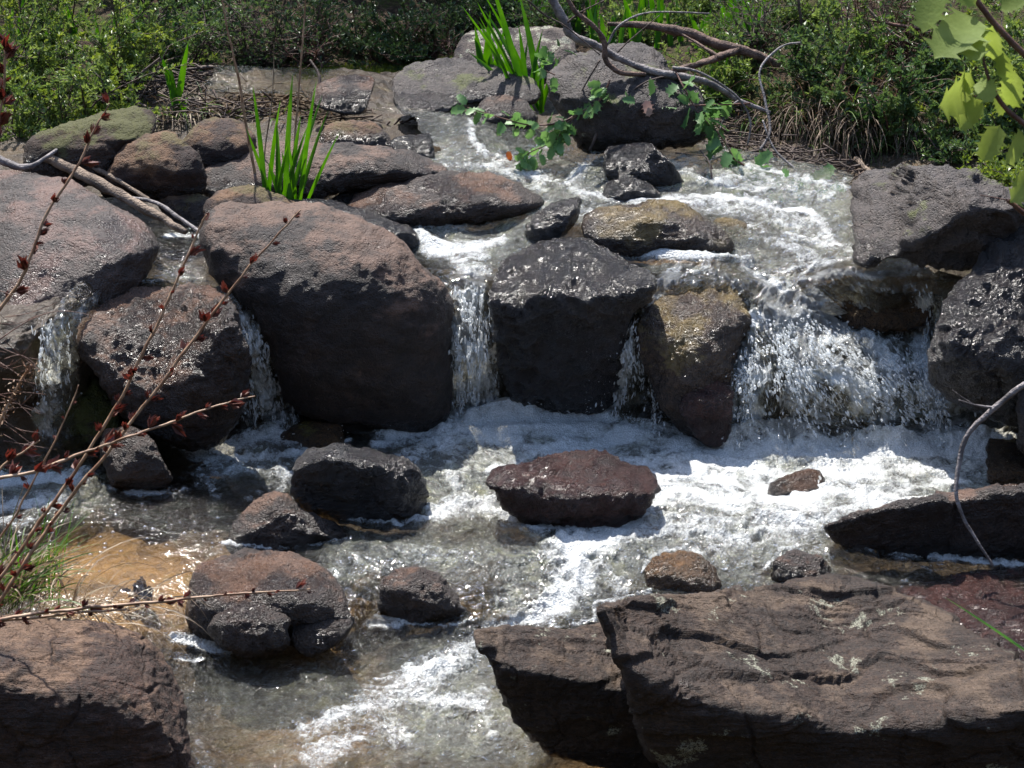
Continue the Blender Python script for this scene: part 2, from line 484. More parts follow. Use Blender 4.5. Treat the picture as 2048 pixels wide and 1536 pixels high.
# ------------------------------------------------------------------ foam, murk and bed colour laid along the stream
FOAM = [
    ([(930, 850), (1150, 860), (1400, 900), (1900, 905)], 46, 1.1), ([(1400, 960), (1650, 985)], 36, 1.05),
    ([(1640, 470), (1690, 500), (1760, 520)], 10, .7), ([(1660, 400), (1690, 360)], 8, .5), ([(1600, 545), (1720, 540), (1850, 550)], 8, .55),
    ([(1350, 550), (1290, 610), (1250, 720), (1210, 820)], 22, .75), ([(1400, 550), (1370, 620)], 22, .4),
    ([(585, 1000), (640, 1030), (700, 1044), (790, 1052), (860, 1042), (910, 1000)], 7, .75), ([(446, 1088), (540, 1102), (700, 1086)], 6, .7), ([(1000, 1005), (1040, 1040), (1090, 1064), (1180, 1066), (1265, 1052), (1312, 970)], 8, .9),
    ([(750, 1232), (820, 1248), (900, 1252), (950, 1244)], 6, .8), ([(1640, 1060), (1700, 1105), (1780, 1118), (1880, 1122)], 6, .5), ([(180, 965), (255, 992), (350, 992), (395, 972)], 6, .6), ([(1285, 1150), (1300, 1110), (1370, 1096), (1425, 1118)], 7, .7), ([(1530, 1150), (1560, 1106), (1605, 1094), (1665, 1122)], 7, .7),
    ([(1490, 1000), (1555, 955), (1630, 934), (1650, 970), (1580, 1012)], 8, 1.1), ([(975, 955), (1050, 922), (1120, 898), (1200, 898), (1275, 922)], 9, .8), ([(585, 925), (628, 888), (700, 884)], 6, .6), ([(945, 1255), (1100, 1258), (1190, 1245), (1190, 1215), (1300, 1190)], 8, .6),
    ([(1250, 960), (1400, 960), (1600, 1010), (1750, 1000)], 60, .95), ([(1000, 870), (1300, 880)], 30, 1.0),
    ([(1330, 990), (1240, 1060), (1150, 1100), (1160, 1170), (1080, 1240)], 36, .95), ([(1250, 1060), (1420, 1050), (1600, 1040)], 30, .75), ([(1080, 1060), (980, 1020), (900, 1020)], 30, .8), ([(1230, 430), (1245, 510)], 11, 1.0), ([(1300, 1120), (1500, 1090)], 30, .5),
    ([(1640, 548), (1700, 545), (1760, 552)], 12, .8), ([(830, 850), (900, 830), (1000, 815)], 16, .9),
    ([(1240, 640), (1190, 820)], 24, .6), ([(1290, 600), (1250, 700)], 20, .5), ([(1350, 640), (1320, 760)], 14, .5), ([(900, 600), (905, 830)], 14, .7), ([(985, 620), (990, 830)], 14, .7), ([(940, 560), (945, 840)], 50, .7), ([(500, 650), (560, 850)], 30, .6), ([(100, 600), (90, 860)], 34, .5),
    ([(1580, 660), (1720, 740), (1860, 850)], 100, .82), ([(1500, 650), (1485, 860)], 34, 1.0), ([(1600, 700), (1600, 860)], 50, .8),
    ([(1180, 420), (1400, 410), (1640, 450)], 26, .5), ([(1500, 450), (1620, 520)], 30, .5), ([(1000, 330), (1180, 400), (1100, 440)], 34, .48), ([(1350, 340), (1650, 390)], 26, .5), ([(740, 470), (980, 450), (1040, 420)], 20, .5), ([(860, 500), (960, 510)], 22, .8),
    ([(1570, 640), (1700, 720), (1860, 860)], 80, .72), ([(1540, 590), (1640, 650)], 30, .6), ([(1800, 560), (1880, 600)], 18, .5), ([(1600, 560), (1850, 580)], 16, .35), ([(100, 640), (95, 800)], 40, .45), ([(230, 560), (160, 640)], 22, .3),
    ([(880, 880), (1150, 880), (1420, 920), (1700, 940), (1960, 920)], 75, .85), ([(1380, 960), (1640, 1000), (1800, 990)], 60, .8), ([(1560, 680), (1620, 800)], 50, .75), ([(1700, 700), (1850, 820)], 60, .75), ([(1490, 660), (1480, 860)], 34, .9),
    ([(1200, 1090), (1290, 1020)], 46, .8), ([(1150, 1130), (1090, 1240)], 36, .75), ([(850, 1360), (700, 1440)], 60, .5), ([(500, 1000), (560, 960)], 20, .4), ([(600, 1180), (720, 1130)], 20, .35),
    ([(1000, 860), (1300, 890), (1600, 920), (1950, 915)], 60, .8), ([(1350, 930), (1700, 1000)], 50, .8), ([(1200, 1060), (1400, 1040), (1600, 1060)], 40, .62), ([(1100, 1110), (1180, 1150)], 34, .6), ([(420, 930), (560, 945)], 40, .5),
    ([(1240, 1050), (1140, 1100)], 40, .75),
    ([(930, 838), (1010, 822), (1100, 838), (1230, 850)], 22, 1.1), ([(960, 850), (1200, 870), (1450, 900), (1700, 905), (2050, 900)], 44, 1.1),
    ([(760, 885), (850, 865), (950, 850)], 22, .9), ([(800, 930), (920, 890), (1200, 900)], 24, .75),
    ([(1000, 885), (1300, 925), (1500, 950), (1750, 950), (1980, 930)], 46, .95),
    ([(1330, 960), (1420, 1000), (1650, 1010), (1900, 965)], 44, .95), ([(1340, 1000), (1500, 1030), (1680, 1030)], 34, .8),
    ([(1330, 990), (1280, 1050), (1200, 1080), (1130, 1090), (1160, 1140), (1140, 1200), (1080, 1240), (990, 1262)], 26, .95),
    ([(1190, 1085), (1350, 1070), (1500, 1080), (1640, 1090)], 22, .6),
    ([(1080, 1060), (1000, 1030), (930, 1010), (880, 1030)], 26, .75), ([(1180, 1010), (1000, 1060)], 10, .4),
    ([(1180, 1120), (1250, 1180), (1220, 1230)], 24, .45), ([(700, 1130), (800, 1110), (950, 1120), (1000, 1200)], 28, .38),
    ([(440, 900), (520, 880), (590, 880)], 26, 1.0), ([(350, 890), (430, 920), (520, 925), (600, 905)], 20, .72),
    ([(400, 950), (500, 945), (590, 950), (560, 975)], 20, .62), ([(380, 900), (430, 990)], 20, .45),
    ([(-100, 968), (80, 965), (170, 962)], 22, 1.05), ([(-100, 1010), (40, 1010), (120, 1000)], 24, .8), ([(0, 1050), (60, 1045)], 16, .5),
    ([(250, 985), (300, 988), (330, 986)], 6, 1.2), ([(900, 960), (930, 1000), (870, 1030)], 24, .6),
    ([(350, 1285), (430, 1300), (500, 1312)], 17, 1.3), ([(350, 1318), (400, 1325)], 8, 1.1),
    ([(740, 1250), (790, 1252)], 17, 1.0), ([(960, 1280), (900, 1330), (840, 1370), (900, 1330)], 44, .72),
    ([(610, 1470), (700, 1430), (820, 1400), (960, 1420)], 26, .72), ([(620, 1520), (760, 1460), (800, 1480)], 36, .62),
    ([(820, 1350), (830, 1400)], 24, .75), ([(400, 1500), (420, 1530)], 18, .45), ([(960, 1400), (980, 1480)], 30, .42),
    ([(1500, 1130), (1480, 1080)], 22, .45), ([(1860, 1120), (1990, 1130), (2050, 1128)], 9, 1.1),
    ([(1780, 1120), (1860, 1150)], 7, .5),
    # upper stream
    ([(830, 470), (870, 495), (920, 505), (1000, 480)], 15, .95), ([(880, 510), (930, 530)], 15, .6),
    ([(1250, 512), (1330, 518), (1480, 522)], 11, 1.15), ([(1480, 528), (1540, 570), (1620, 620)], 22, .7),
    ([(1410, 535), (1500, 600)], 20, .45), ([(1560, 545), (1700, 520), (1780, 530), (1860, 545)], 10, .6),
    ([(1190, 300), (1160, 350), (1130, 380), (1230, 400)], 20, .62), ([(1160, 390), (1300, 400), (1390, 395), (1500, 405), (1620, 430), (1660, 470)], 13, .8),
    ([(1240, 420), (1250, 500)], 9, .95), ([(1340, 315), (1450, 330), (1560, 350), (1690, 380)], 14, .6),
    ([(1400, 360), (1530, 385)], 12, .6), ([(1480, 400), (1570, 450), (1660, 480)], 18, .5),
    ([(940, 250), (945, 290), (970, 310)], 12, .7), ([(860, 330), (1000, 335), (1080, 350)], 9, .55), ([(1000, 340), (1090, 390)], 16, .45),
    ([(650, 400), (700, 385)], 10, .6), ([(740, 470), (860, 440), (1000, 435)], 11, .62), ([(900, 430), (880, 460)], 9, .6), ([(330, 475), (395, 472)], 7, .8),
    ([(1420, 510), (1440, 500)], 9, .6), ([(1060, 300), (1140, 300)], 12, .5),
    ([(700, 390), (650, 410), (750, 440)], 16, .4), ([(1550, 470), (1700, 500)], 16, .55),
    # falls
    ([(945, 560), (950, 640), (950, 740), (955, 830)], 34, .78), ([(915, 640), (925, 820)], 18, .7), ([(980, 700), (975, 830)], 18, .7),
    ([(490, 640), (520, 740), (545, 850)], 26, .66), ([(470, 700), (500, 850)], 10, .5), ([(570, 780), (590, 850)], 14, .5),
    ([(110, 620), (100, 720), (100, 800)], 22, .50), ([(190, 590), (140, 650)], 20, .38),
    ([(1290, 620), (1260, 700), (1220, 830)], 26, .66), ([(1330, 640), (1330, 720), (1290, 800), (1310, 850)], 16, .55),
    ([(1500, 640), (1490, 740), (1480, 860)], 26, .85), ([(1560, 650), (1580, 760), (1590, 860)], 26, .68),
    ([(1560, 660), (1700, 660), (1800, 760), (1880, 860)], 40, .75), ([(1640, 720), (1700, 800), (1800, 860)], 50, .58),
    ([(1850, 600), (1840, 690), (1850, 760), (1900, 850)], 24, .85), ([(1880, 620), (1900, 600)], 14, .6), ([(1700, 640), (1800, 640)], 18, .45),
    ([(1620, 600), (1720, 620)], 24, .5), ([(1950, 800), (2040, 850)], 26, .6), ([(1600, 560), (1680, 555)], 9, .6),
]
DARKGAP = [
    ([(1660, 700), (1700, 715)], 14, .7), ([(1560, 760), (1540, 800)], 10, .9), ([(1780, 790), (1800, 820)], 12, .7), ([(1690, 830)], 12, .8), ([(1760, 680)], 10, .6),  # places where falling water parts over the rock
    ([(1640, 770), (1670, 790)], 16, 1), ([(1570, 820), (1560, 840)], 13, 1), ([(1720, 850), (1760, 800)], 14, .7),
    ([(1600, 850)], 10, 1), ([(1620, 800), (1600, 830)], 9, .9), ([(1840, 800)], 12, .6), ([(1720, 740)], 10, .6),
    ([(495, 780), (510, 820)], 9, .7), ([(1300, 740), (1330, 790)], 12, .8),
]
MURK = [
    ([(1400, 560), (1340, 620), (1270, 720)], 34, .45),
    ([(900, 320), (1150, 400), (1000, 470)], 90, .5), ([(1250, 340), (1500, 350), (1650, 420)], 80, .6), ([(700, 410), (900, 440)], 40, .35), ([(1560, 660), (1650, 800), (1850, 820)], 110, .75), ([(1500, 660), (1490, 860)], 45, .8),
    ([(700, 1120), (1000, 1130), (1250, 1100), (1550, 1100)], 60, .45), ([(500, 1400), (900, 1400)], 130, .16), ([(1260, 640), (1220, 820)], 40, .5), ([(490, 650), (540, 850)], 30, .45), ([(120, 640), (90, 820)], 50, .35), ([(200, 560), (420, 560)], 20, .2),
    ([(950, 880), (1200, 900), (1600, 930), (1950, 920)], 70, .8), ([(1250, 1060), (1550, 1070)], 50, .6), ([(500, 920), (600, 930)], 40, .4), ([(1000, 440), (1200, 500), (1400, 520)], 40, .4),
    ([(900, 960), (1400, 960), (1950, 960)], 130, .62), ([(1000, 1120), (1250, 1110), (1600, 1110)], 80, .48), ([(1030, 1200), (1150, 1180)], 60, .55),
    ([(900, 1380), (850, 1450), (960, 1450)], 120, .5), ([(640, 1400), (600, 1500)], 110, .22), ([(450, 930), (560, 940)], 50, .3),
    ([(945, 540), (950, 840)], 40, .5), ([(1480, 560), (1600, 600), (1750, 700), (1850, 800)], 100, .55), ([(1500, 650), (1500, 850)], 60, .5),
    ([(850, 470), (1000, 500)], 50, .5), ([(1150, 350), (1250, 420)], 70, .45), ([(1450, 360), (1600, 450), (1700, 500)], 90, .45),
    ([(900, 250), (1000, 310), (1080, 380)], 60, .32), ([(1400, 530), (1500, 520)], 40, .5), ([(1880, 620), (1880, 760)], 50, .5),
    ([(760, 1150), (950, 1130)], 60, .3), ([(0, 970), (150, 980)], 60, .5), ([(1200, 1110)], 60, .5), ([(1300, 440), (1200, 500)], 50, .25),
]
GOLD = [  # sandy golden bed seen through clear shallow water
    ([(120, 1060), (250, 1080), (380, 1130), (200, 1180)], 85, 1.0), ([(560, 1010), (700, 1060), (720, 1090)], 34, .8), ([(660, 870), (760, 880)], 26, .7),
    ([(1000, 1520), (1180, 1520), (1250, 1560)], 48, 1.0), ([(1700, 1130), (1800, 1150), (1900, 1170)], 34, .9), ([(720, 1230), (740, 1180)], 26, .8),
    ([(960, 1190), (930, 1170)], 40, .7), ([(220, 540), (300, 550), (400, 560)], 26, .8), ([(1380, 1110), (1450, 1160)], 30, .8),
    ([(1300, 440), (1200, 450), (1380, 480)], 60, .75), ([(1650, 560), (1800, 570), (1850, 620)], 50, .7), ([(900, 960), (880, 930), (800, 900)], 24, .5),
    ([(640, 1340), (700, 1500), (560, 1400)], 120, .6), ([(420, 1080), (650, 1120)], 50, .5), ([(850, 460), (1000, 470)], 40, .4), ([(1540, 650), (1640, 660)], 30, .5),
]


def sheet_grid(x0, x1, y0, y1, step):
    xs = np.arange(x0, x1 + step, step, dtype=float)
    ys = np.arange(y0, y1 + step, step, dtype=float)
    PX, PY = np.meshgrid(xs, ys, indexing='ij')
    return PX, PY, pw(PX, PY, sheet_w(PX, PY))


def build_water():
    PX, PY, P = sheet_grid(-90, 2140, 125, 1600, 2.6)
    P0 = P.copy()
    N = normals(P)
    N *= np.sign((N * (CAM - P)).sum(-1))[..., None]
    foam = stroke_map(PX, PY, FOAM)
    gap = stroke_map(PX, PY, DARKGAP)
    murk = stroke_map(PX, PY, MURK)
    slope = 1 - sstep(0.45, 0.85, N[..., 2])          # 1 on falling water
    turb = np.clip(0.25 + 1.0 * foam + 0.5 * murk, 0.2, 1.3)
    calm = stroke_map(PX, PY, [([(150, 1080), (350, 1130), (150, 1180)], 130, 1.0), ([(600, 160)], 160, 1), ([(350, 520)], 60, .8)])
    turb *= 1 - 0.72 * calm
    # flat water: choppy waves, elongated across the current; falling water: ropes drawn out down the fall
    q = P + 0.05 * np.stack([perlin(P * 6), perlin(P * 6 + 31), perlin(P * 6 + 57)], -1)
    rg1 = ridged(q * [17, 24, 17], 2); rg2 = ridged(q * [46, 62, 46], 2)
    flat = 0.016 * fbm(q * [7, 9, 7], 2) + 0.011 * rg1 + 0.0052 * rg2
    lump = 0.008 * fbm(P * [8, 11, 8] + 5, 2) + 0.0016 * np.clip(1 - cell(P * 60)[0] * 1.4, 0, 1)
    fanw = stroke_map(PX, PY, [([(1520, 560), (1580, 640)], 70, 1.2), ([(1560, 650), (1700, 740), (1860, 830)], 130, 1.6), ([(1520, 700), (1520, 860)], 60, 1.2)]) * (PX < 1960)
    fanw = np.clip(fanw, 0, 1)
    th = np.arctan2(PX - 1470, PY - 440); rr = np.hypot(PX - 1470, PY - 440) * .00128
    FU = P[..., 0] * (1 - fanw) + (th * .42) * fanw; FV = P[..., 2] * (1 - fanw) - rr * fanw
    wq = .035 * np.stack([perlin(P * 9), perlin(P * 9 + 31)], -1)
    fc = np.stack([FU + wq[..., 0], FV + wq[..., 1], fanw * .7], -1)
    fall_fan = 0.022 * fbm(fc * [11, 5, 1], 2) + 0.012 * ridged(fc * [38, 17, 1], 2) + 0.013 * np.clip(1 - cell(fc * [78, 44, 1])[0] * 1.5, 0, 1) + .005 * fbm(fc * [150, 80, 1], 2)
    fall = 0.016 * fbm(q * [20, 20, 6], 2) + 0.008 * ridged(q * [55, 55, 22], 2) + 0.010 * np.clip(1 - cell(q * [85, 85, 38])[0] * 1.5, 0, 1) * sstep(-.4, .4, perlin(P * 20))
    fall = fall * (1 - fanw) + fall_fan * fanw
    turb = turb * np.where((PY < 560) & (slope < .5), .62, 1.0)
    foam = foam + fanw * slope * (.6 * (ridged(fc * [14, 6, 1], 3) - .72) + 14 * (fall_fan - .008))
    hill = stroke_map(PX, PY, [  # standing waves and boils of foam at the foot of the falls
        ([(940, 845), (1010, 822), (1060, 832)], 16, .030), ([(1450, 885), (1580, 862), (1620, 880)], 16, .030), ([(1740, 880), (1800, 885)], 14, .028),
        ([(880, 870), (1000, 865), (1200, 860), (1380, 890)], 16, .014), ([(540, 868), (590, 880)], 14, .018), ([(1900, 880), (1960, 870)], 14, .016),
        ([(1500, 1032), (1560, 1045), (1640, 1040)], 9, .012), ([(880, 1340), (830, 1380)], 14, .016), ([(1160, 1120), (1150, 1190)], 12, .016),
        ([(1260, 512), (1400, 520), (1500, 530)], 9, .016), ([(830, 470), (900, 500)], 9, .014), ([(1160, 355), (1210, 350)], 12, .016)])
    calmf = 1 - 0.75 * np.clip(foam - .5, 0, .5) * 2
    foam = foam + np.clip(murk + .4 * (foam > .15), 0, .6) * (1 - calm) * (0.28 * (rg1 - .85) + 0.14 * (rg2 - .8))
    h = (flat * turb * calmf + lump * np.clip(foam, 0, 1) * 0.8) * (1 - slope) + fall * (0.35 + 0.8 * np.clip(foam + murk, 0, 1)) * slope
    P = P + N * h[..., None] + np.array([0, 0, 1.0]) * hill[..., None] * 1.2
    strk = fbm(q * [3.5, 9, 9], 3)
    foam = foam * (0.92 + 0.34 * strk * (1 - slope)) + 0.12 * np.clip(murk, 0, .6) * strk
    patch = stroke_map(PX, PY, [([(1540, 932), (1600, 935)], 20, .7), ([(1640, 965), (1560, 975)], 20, .6), ([(1780, 950), (1850, 965)], 22, .7), ([(1900, 985), (1830, 985)], 14, .6), ([(1060, 885), (1100, 888)], 14, .6), ([(1170, 880)], 16, .6),
                               ([(1480, 960), (1500, 1000)], 18, .6), ([(1330, 940)], 16, .6), ([(1700, 1005), (1660, 1000)], 16, .6), ([(1010, 905), (930, 900)], 14, .6), ([(1250, 905), (1330, 880)], 20, .6), ([(1960, 940)], 14, .5)])
    foam = foam * (1 - patch * .8)
    foam = foam * (1 - 0.85 * gap)
    murk = murk * (1 - 0.9 * gap)
    V = P.reshape(-1, 3)
    poly = [(-100, 1610), (-100, 925), (55, 930), (62, 760), (78, 660), (130, 585), (200, 535), (320, 420), (390, 400), (640, 385), (760, 330), (870, 300), (830, 236), (760, 222),
            (690, 205), (560, 190), (400, 185), (430, 130), (690, 138), (740, 215), (840, 212), (960, 235), (1120, 260), (1400, 285), (1705, 345), (1712, 465), (1735, 512), (1900, 520),
            (2150, 560), (2150, 1610)]
    pa = np.array(poly, float)
    inside = np.zeros(PX.shape, bool)
    PXj = PX + 16 * fbm(P0 * 9, 3)
    j = len(pa) - 1
    for i in range(len(pa)):
        xi, yi = pa[i]; xj, yj = pa[j]
        cnd = ((yi > PY) != (yj > PY)) & (PXj < (xj - xi) * (PY - yi) / (yj - yi + 1e-12) + xi)
        inside ^= cnd
        j = i
    f = grid_faces(*PX.shape)
    keep = inside.ravel()[f].all(1)
    f = f[keep][:, ::-1]
    used = np.unique(f)
    remap = np.full(len(V), -1); remap[used] = np.arange(len(used))
    o = mesh_np('stream_water', V[used], remap[f], water_mat(), attrs={
        'foam': foam.ravel()[used], 'murk': murk.ravel()[used], 'slope': slope.ravel()[used], 'calm': calm.ravel()[used], 'fu': FU.ravel()[used], 'fv': FV.ravel()[used], 'fan': fanw.ravel()[used]})
    o['kind'] = 'structure'
    o['label'] = 'clear and foaming stream water running over rocks'


def water_mat():
    t = NT('stream water')
    t.m.use_backface_culling = False
    p = t.pos()
    foam, murk, slope = t.attr('foam'), t.attr('murk'), t.attr('slope')
    # texture space: stretched down the fall on steep parts
    mv = t.n('ShaderNodeMix', data_type='VECTOR')
    t.l(slope, mv.inputs[0]); t.l(t.mapv(p, (1, 0.9, 1)), mv.inputs[4]); cx_ = t.n('ShaderNodeCombineXYZ'); t.l(t.attr('fu'), cx_.inputs[0]); t.l(t.math('MULTIPLY', t.attr('fv'), t.rng(t.attr('fan'), 0, 1, .38, .55)), cx_.inputs[1]); t.l(cx_.outputs[0], mv.inputs[5])
    v = mv.outputs[1]
    n1 = t.noise(v, 16, 5, 0.62, 1.6)
    n2 = t.noise(v, 60, 4, 0.65, 1.0)
    n3 = t.noise(v, 190, 3, 0.7, 0.3)
    nn = t.math('ADD', t.math('ADD', t.math('MULTIPLY', n1, 0.45), t.math('MULTIPLY', n2, 0.33)), t.math('MULTIPLY', n3, 0.22))
    thr = t.math('ADD', t.math('MULTIPLY', t.math('SUBTRACT', nn, 0.5), 2.6), foam)
    fm = t.rng(thr, 0.22, 0.98)
    fm = t.math('MULTIPLY', fm, t.rng(foam, 0.08, 0.36))
    # clear water
    hb = t.math('ADD', t.math('MULTIPLY', t.noise(v, 34, 3, 0.6, 1.4), 1.0), t.math('MULTIPLY', t.noise(v, 120, 2, 0.6, 1.0), 0.30))
    bst = t.rng(t.attr('calm'), 0, 1, 1.0, 0.22, False)
    bw = t.bump(hb, 0.019, bst)
    gl = t.n('ShaderNodeBsdfGlossy'); gl.inputs['Roughness'].default_value = 0.085
    gl.inputs['Color'].default_value = (1, 1, 1, 1); t.l(bw, gl.inputs['Normal'])
    tr = t.n('ShaderNodeBsdfTransparent'); tr.inputs[0].default_value = (0.90, 0.86, 0.76, 1)
    fr = t.n('ShaderNodeFresnel'); fr.inputs[0].default_value = 1.36; t.l(bw, fr.inputs['Normal'])

    def milky(col, rough, nrm, share):
        d = t.bsdf(col, rough, nrm, 0.5)
        tl = t.n('ShaderNodeBsdfTranslucent'); t.l(col, tl.inputs[0])
        mx = t.n('ShaderNodeMixShader'); mx.inputs[0].default_value = share
        t.l(d, mx.inputs[1]); t.l(tl.outputs[0], mx.inputs[2])
        return mx.outputs[0]
    # aerated water: pale grey scattering
    mk = milky(t.mix(t.rng(n1, .45, .7), t.mix(n2, (0.26, 0.27, 0.23), (0.56, 0.58, 0.52)), t.mix(n2, (0.25, 0.25, 0.14), (0.52, 0.52, 0.34))), 0.2, bw, 0.3)
    body = t.n('ShaderNodeMixShader')
    mm = t.math('MULTIPLY', murk, t.rng(n1, 0.3, 0.65, 0.35, 1.15), clamp=True)
    t.l(mm, body.inputs[0]); t.l(tr.outputs[0], body.inputs[1]); t.l(mk, body.inputs[2])
    wsh = t.n('ShaderNodeMixShader')
    t.l(fr.outputs[0], wsh.inputs[0]); t.l(body.outputs[0], wsh.inputs[1]); t.l(gl.outputs[0], wsh.inputs[2])
    # foam: white bubbles, fine relief
    bub = t.vor(v, 230, 'F1'); bub2 = t.vor(v, 95, 'F1')
    fh = t.math('ADD', t.math('MULTIPLY', bub, 0.8), t.math('MULTIPLY', n2, 0.7))
    fh = t.math('ADD', fh, t.math('MULTIPLY', bub2, 0.35))
    fb = t.bump(fh, 0.0042, 1.0)
    fcol = t.mix(t.rng(bub, 0.15, 0.65), (0.84, 0.85, 0.85), (0.58, 0.60, 0.59))
    fo = milky(fcol, 0.35, fb, 0.22)
    out = t.n('ShaderNodeMixShader')
    t.l(t.math('MULTIPLY', fm, 0.92), out.inputs[0]); t.l(wsh.outputs[0], out.inputs[1]); t.l(fo, out.inputs[2])
    return t.done(out.outputs[0])


def build_bed():
    PX, PY, P = sheet_grid(-140, 2190, 100, 1660, 7)
    N = normals(P)
    N *= np.sign((N * (CAM - P)).sum(-1))[..., None]
    gold = stroke_map(PX, PY, GOLD)
    q = P + 0.05 * np.stack([perlin(P * 5), perlin(P * 5 + 31), perlin(P * 5 + 57)], -1)
    c1, c2 = cell(q * 5.5)
    h = 0.028 * np.clip(1 - c1 * 1.5, -0.3, 1) + 0.012 * fbm(q * 14, 3) + 0.009 * np.clip(1 - cell(q * 22)[0] * 1.5, 0, 1)
    off = 0.062 + 0.02 * (N[..., 2] > 0.8)
    P = P - N * off[..., None] + N * h[..., None]
    t = NT('stream bed')
    p = t.pos()
    g = t.math('ADD', t.attr('gold'), t.math('MULTIPLY', t.math('SUBTRACT', t.noise(p, 9, 4), 0.5), 0.9), clamp=True)
    fine = t.noise(p, 60, 5, 0.7)
    dark = t.mix(fine, (0.018, 0.013, 0.009), (0.085, 0.062, 0.042))
    gold_c = t.mix(fine, (0.13, 0.07, 0.022), (0.38, 0.23, 0.09))
    col = t.mix(g, dark, gold_c)
    gm = t.rng(t.noise(p, 12, 4), 0.55, 0.7)
    col = t.mix(t.math('MULTIPLY', gm, 0.35), col, (0.10, 0.095, 0.02))
    h_ = t.math('ADD', fine, t.vor(p, 30))
    m = t.done(t.bsdf(col, 0.35, t.bump(h_, 0.012), 0.4))
    o = mesh_np('stream_bed', P.reshape(-1, 3), grid_faces(*PX.shape)[:, ::-1], m, attrs={'gold': gold.ravel()})
    o['kind'] = 'structure'
    return P


build_water()
build_bed()


# ------------------------------------------------------------------ the bank and ground
def ground_z(x, y):
    x = np.asarray(x, float); y = np.asarray(y, float)
    base = np.interp(y, [2, 4.4, 5.05, 5.3, 5.5, 6.1, 6.6, 7.3, 8.2, 9.5, 14], [-.42, -.34, -.24, .0, .14, .34, .52, .61, .74, 1.35, 5.0])
    xl = np.interp(y, [3, 4.5, 5.2, 5.6, 6.0, 6.4, 7.2, 8], [-.9, -1.35, -1.55, -1.35, -1.1, -.62, -1.3, -1.3])
    xr = np.interp(y, [3, 4.2, 5.0, 5.4, 5.9, 6.3, 6.7, 7.2, 8], [.95, 1.2, 1.5, 1.5, 1.12, .92, .35, .0, -.2])
    l = np.clip(xl - x, 0, None); r = np.clip(x - xr, 0, None)
    rise = 0.05 * sstep(0, .5, l) + 0.03 * l + 0.20 * sstep(0, .30, r) * np.interp(y, [4, 5.5, 6.5, 7.5], [1, .85, .45, .2]) + 0.03 * r
    n = 0.05 * fbm(np.stack([x * 2.2, y * 2.2, x * 0], -1), 3) + 0.012 * fbm(np.stack([x * 14, y * 14, x * 0 + 4], -1), 3)
    sky_block = 0.75 * np.clip(0.6 - y, 0, 9) + 0.55 * np.clip(np.abs(x) - 2.6, 0, 9) ** 1.15   # unseen slopes beside and behind the viewer, added to block low sky light
    sky_block = np.minimum(sky_block, 7) * np.where((y < .8) & (np.abs(x) < .8), sstep(.2, -1.4, y), 1) * .85
    return base + rise + n + sky_block


def build_ground():
    xs = np.concatenate([np.linspace(-40, -3.2, 30), np.linspace(-3.1, 3.1, 330), np.linspace(3.2, 40, 30)])
    ys = np.concatenate([np.linspace(-30, -3, 14), np.linspace(-2.8, 2.8, 30), np.linspace(2.9, 9.2, 330), np.linspace(9.3, 60, 40)])
    X, Y = np.meshgrid(xs, ys, indexing='ij')
    Z = ground_z(X, Y)
    t = NT('leaf litter soil')
    p = t.pos()
    fine = t.noise(p, 70, 5, 0.7)
    col = t.mix(t.rng(fine, 0.35, 0.68), (0.018, 0.011, 0.007), (0.13, 0.085, 0.05))
    gm = t.rng(t.noise(p, 2.4, 4, 0.6), 0.46, 0.60)
    col = t.mix(t.math('MULTIPLY', gm, t.rng(t.noise(p, 45, 3), 0.35, 0.6)), col, (0.075, 0.095, 0.016))
    h = t.math('ADD', t.math('MULTIPLY', fine, 1.0), t.noise(p, 220, 2))
    m = t.done(t.bsdf(col, 0.85, t.bump(h, 0.02), 0.2))
    o = mesh_np('bank_ground', np.stack([X, Y, Z], -1).reshape(-1, 3), grid_faces(*X.shape), m)
    o['kind'] = 'structure'


build_ground()


def hit(px, py, lo=4.5, hi=14.0):
    """distance at which the line of sight at (px, py) meets the ground"""
    Y = np.linspace(lo, hi, 400)
    P = pw(np.full(400, px), np.full(400, py), w_y(np.full(400, px), np.full(400, py), Y))
    k = np.argmax(P[:, 2] < ground_z(P[:, 0], P[:, 1]))
    return float(Y[k]) if k else hi

# ------------------------------------------------------------------ rocks
def catmull(pts, n=14, closed=True):
    P = np.array(pts, float); m = len(P)
    out = []
    for i in range(m if closed else m - 1):
        if closed:
            a, b, c, d = P[i - 1], P[i], P[(i + 1) % m], P[(i + 2) % m]
        else:
            a, b, c, d = P[max(i - 1, 0)], P[i], P[i + 1], P[min(i + 2, m - 1)]
        for k in range(n):
            s = k / n
            out.append(0.5 * ((2 * b) + (c - a) * s + (2 * a - 5 * b + 4 * c - d) * s * s + (3 * b - a - 3 * c + d) * s ** 3))
    if not closed: out.append(P[-1])
    return np.array(out)


def polar_radius(poly, cx, cy, phi, soft=0.5):
    """outermost crossing of the closed outline in each direction"""
    A = poly; B = np.roll(poly, -1, 0)
    dx, dy = np.cos(phi)[:, None], np.sin(phi)[:, None]
    ax, ay = A[None, :, 0] - cx, A[None, :, 1] - cy
    ex, ey = (B - A)[None, :, 0], (B - A)[None, :, 1]
    den = dx * ey - dy * ex
    den = np.where(np.abs(den) < 1e-9, 1e-9, den)
    tt = (ax * ey - ay * ex) / den
    ss = (ax * dy - ay * dx) / den
    ok = (ss >= -1e-6) & (ss <= 1 + 1e-6) & (tt > 0)
    r = np.where(ok, tt, 0).max(1)
    return r


ROCKS = []


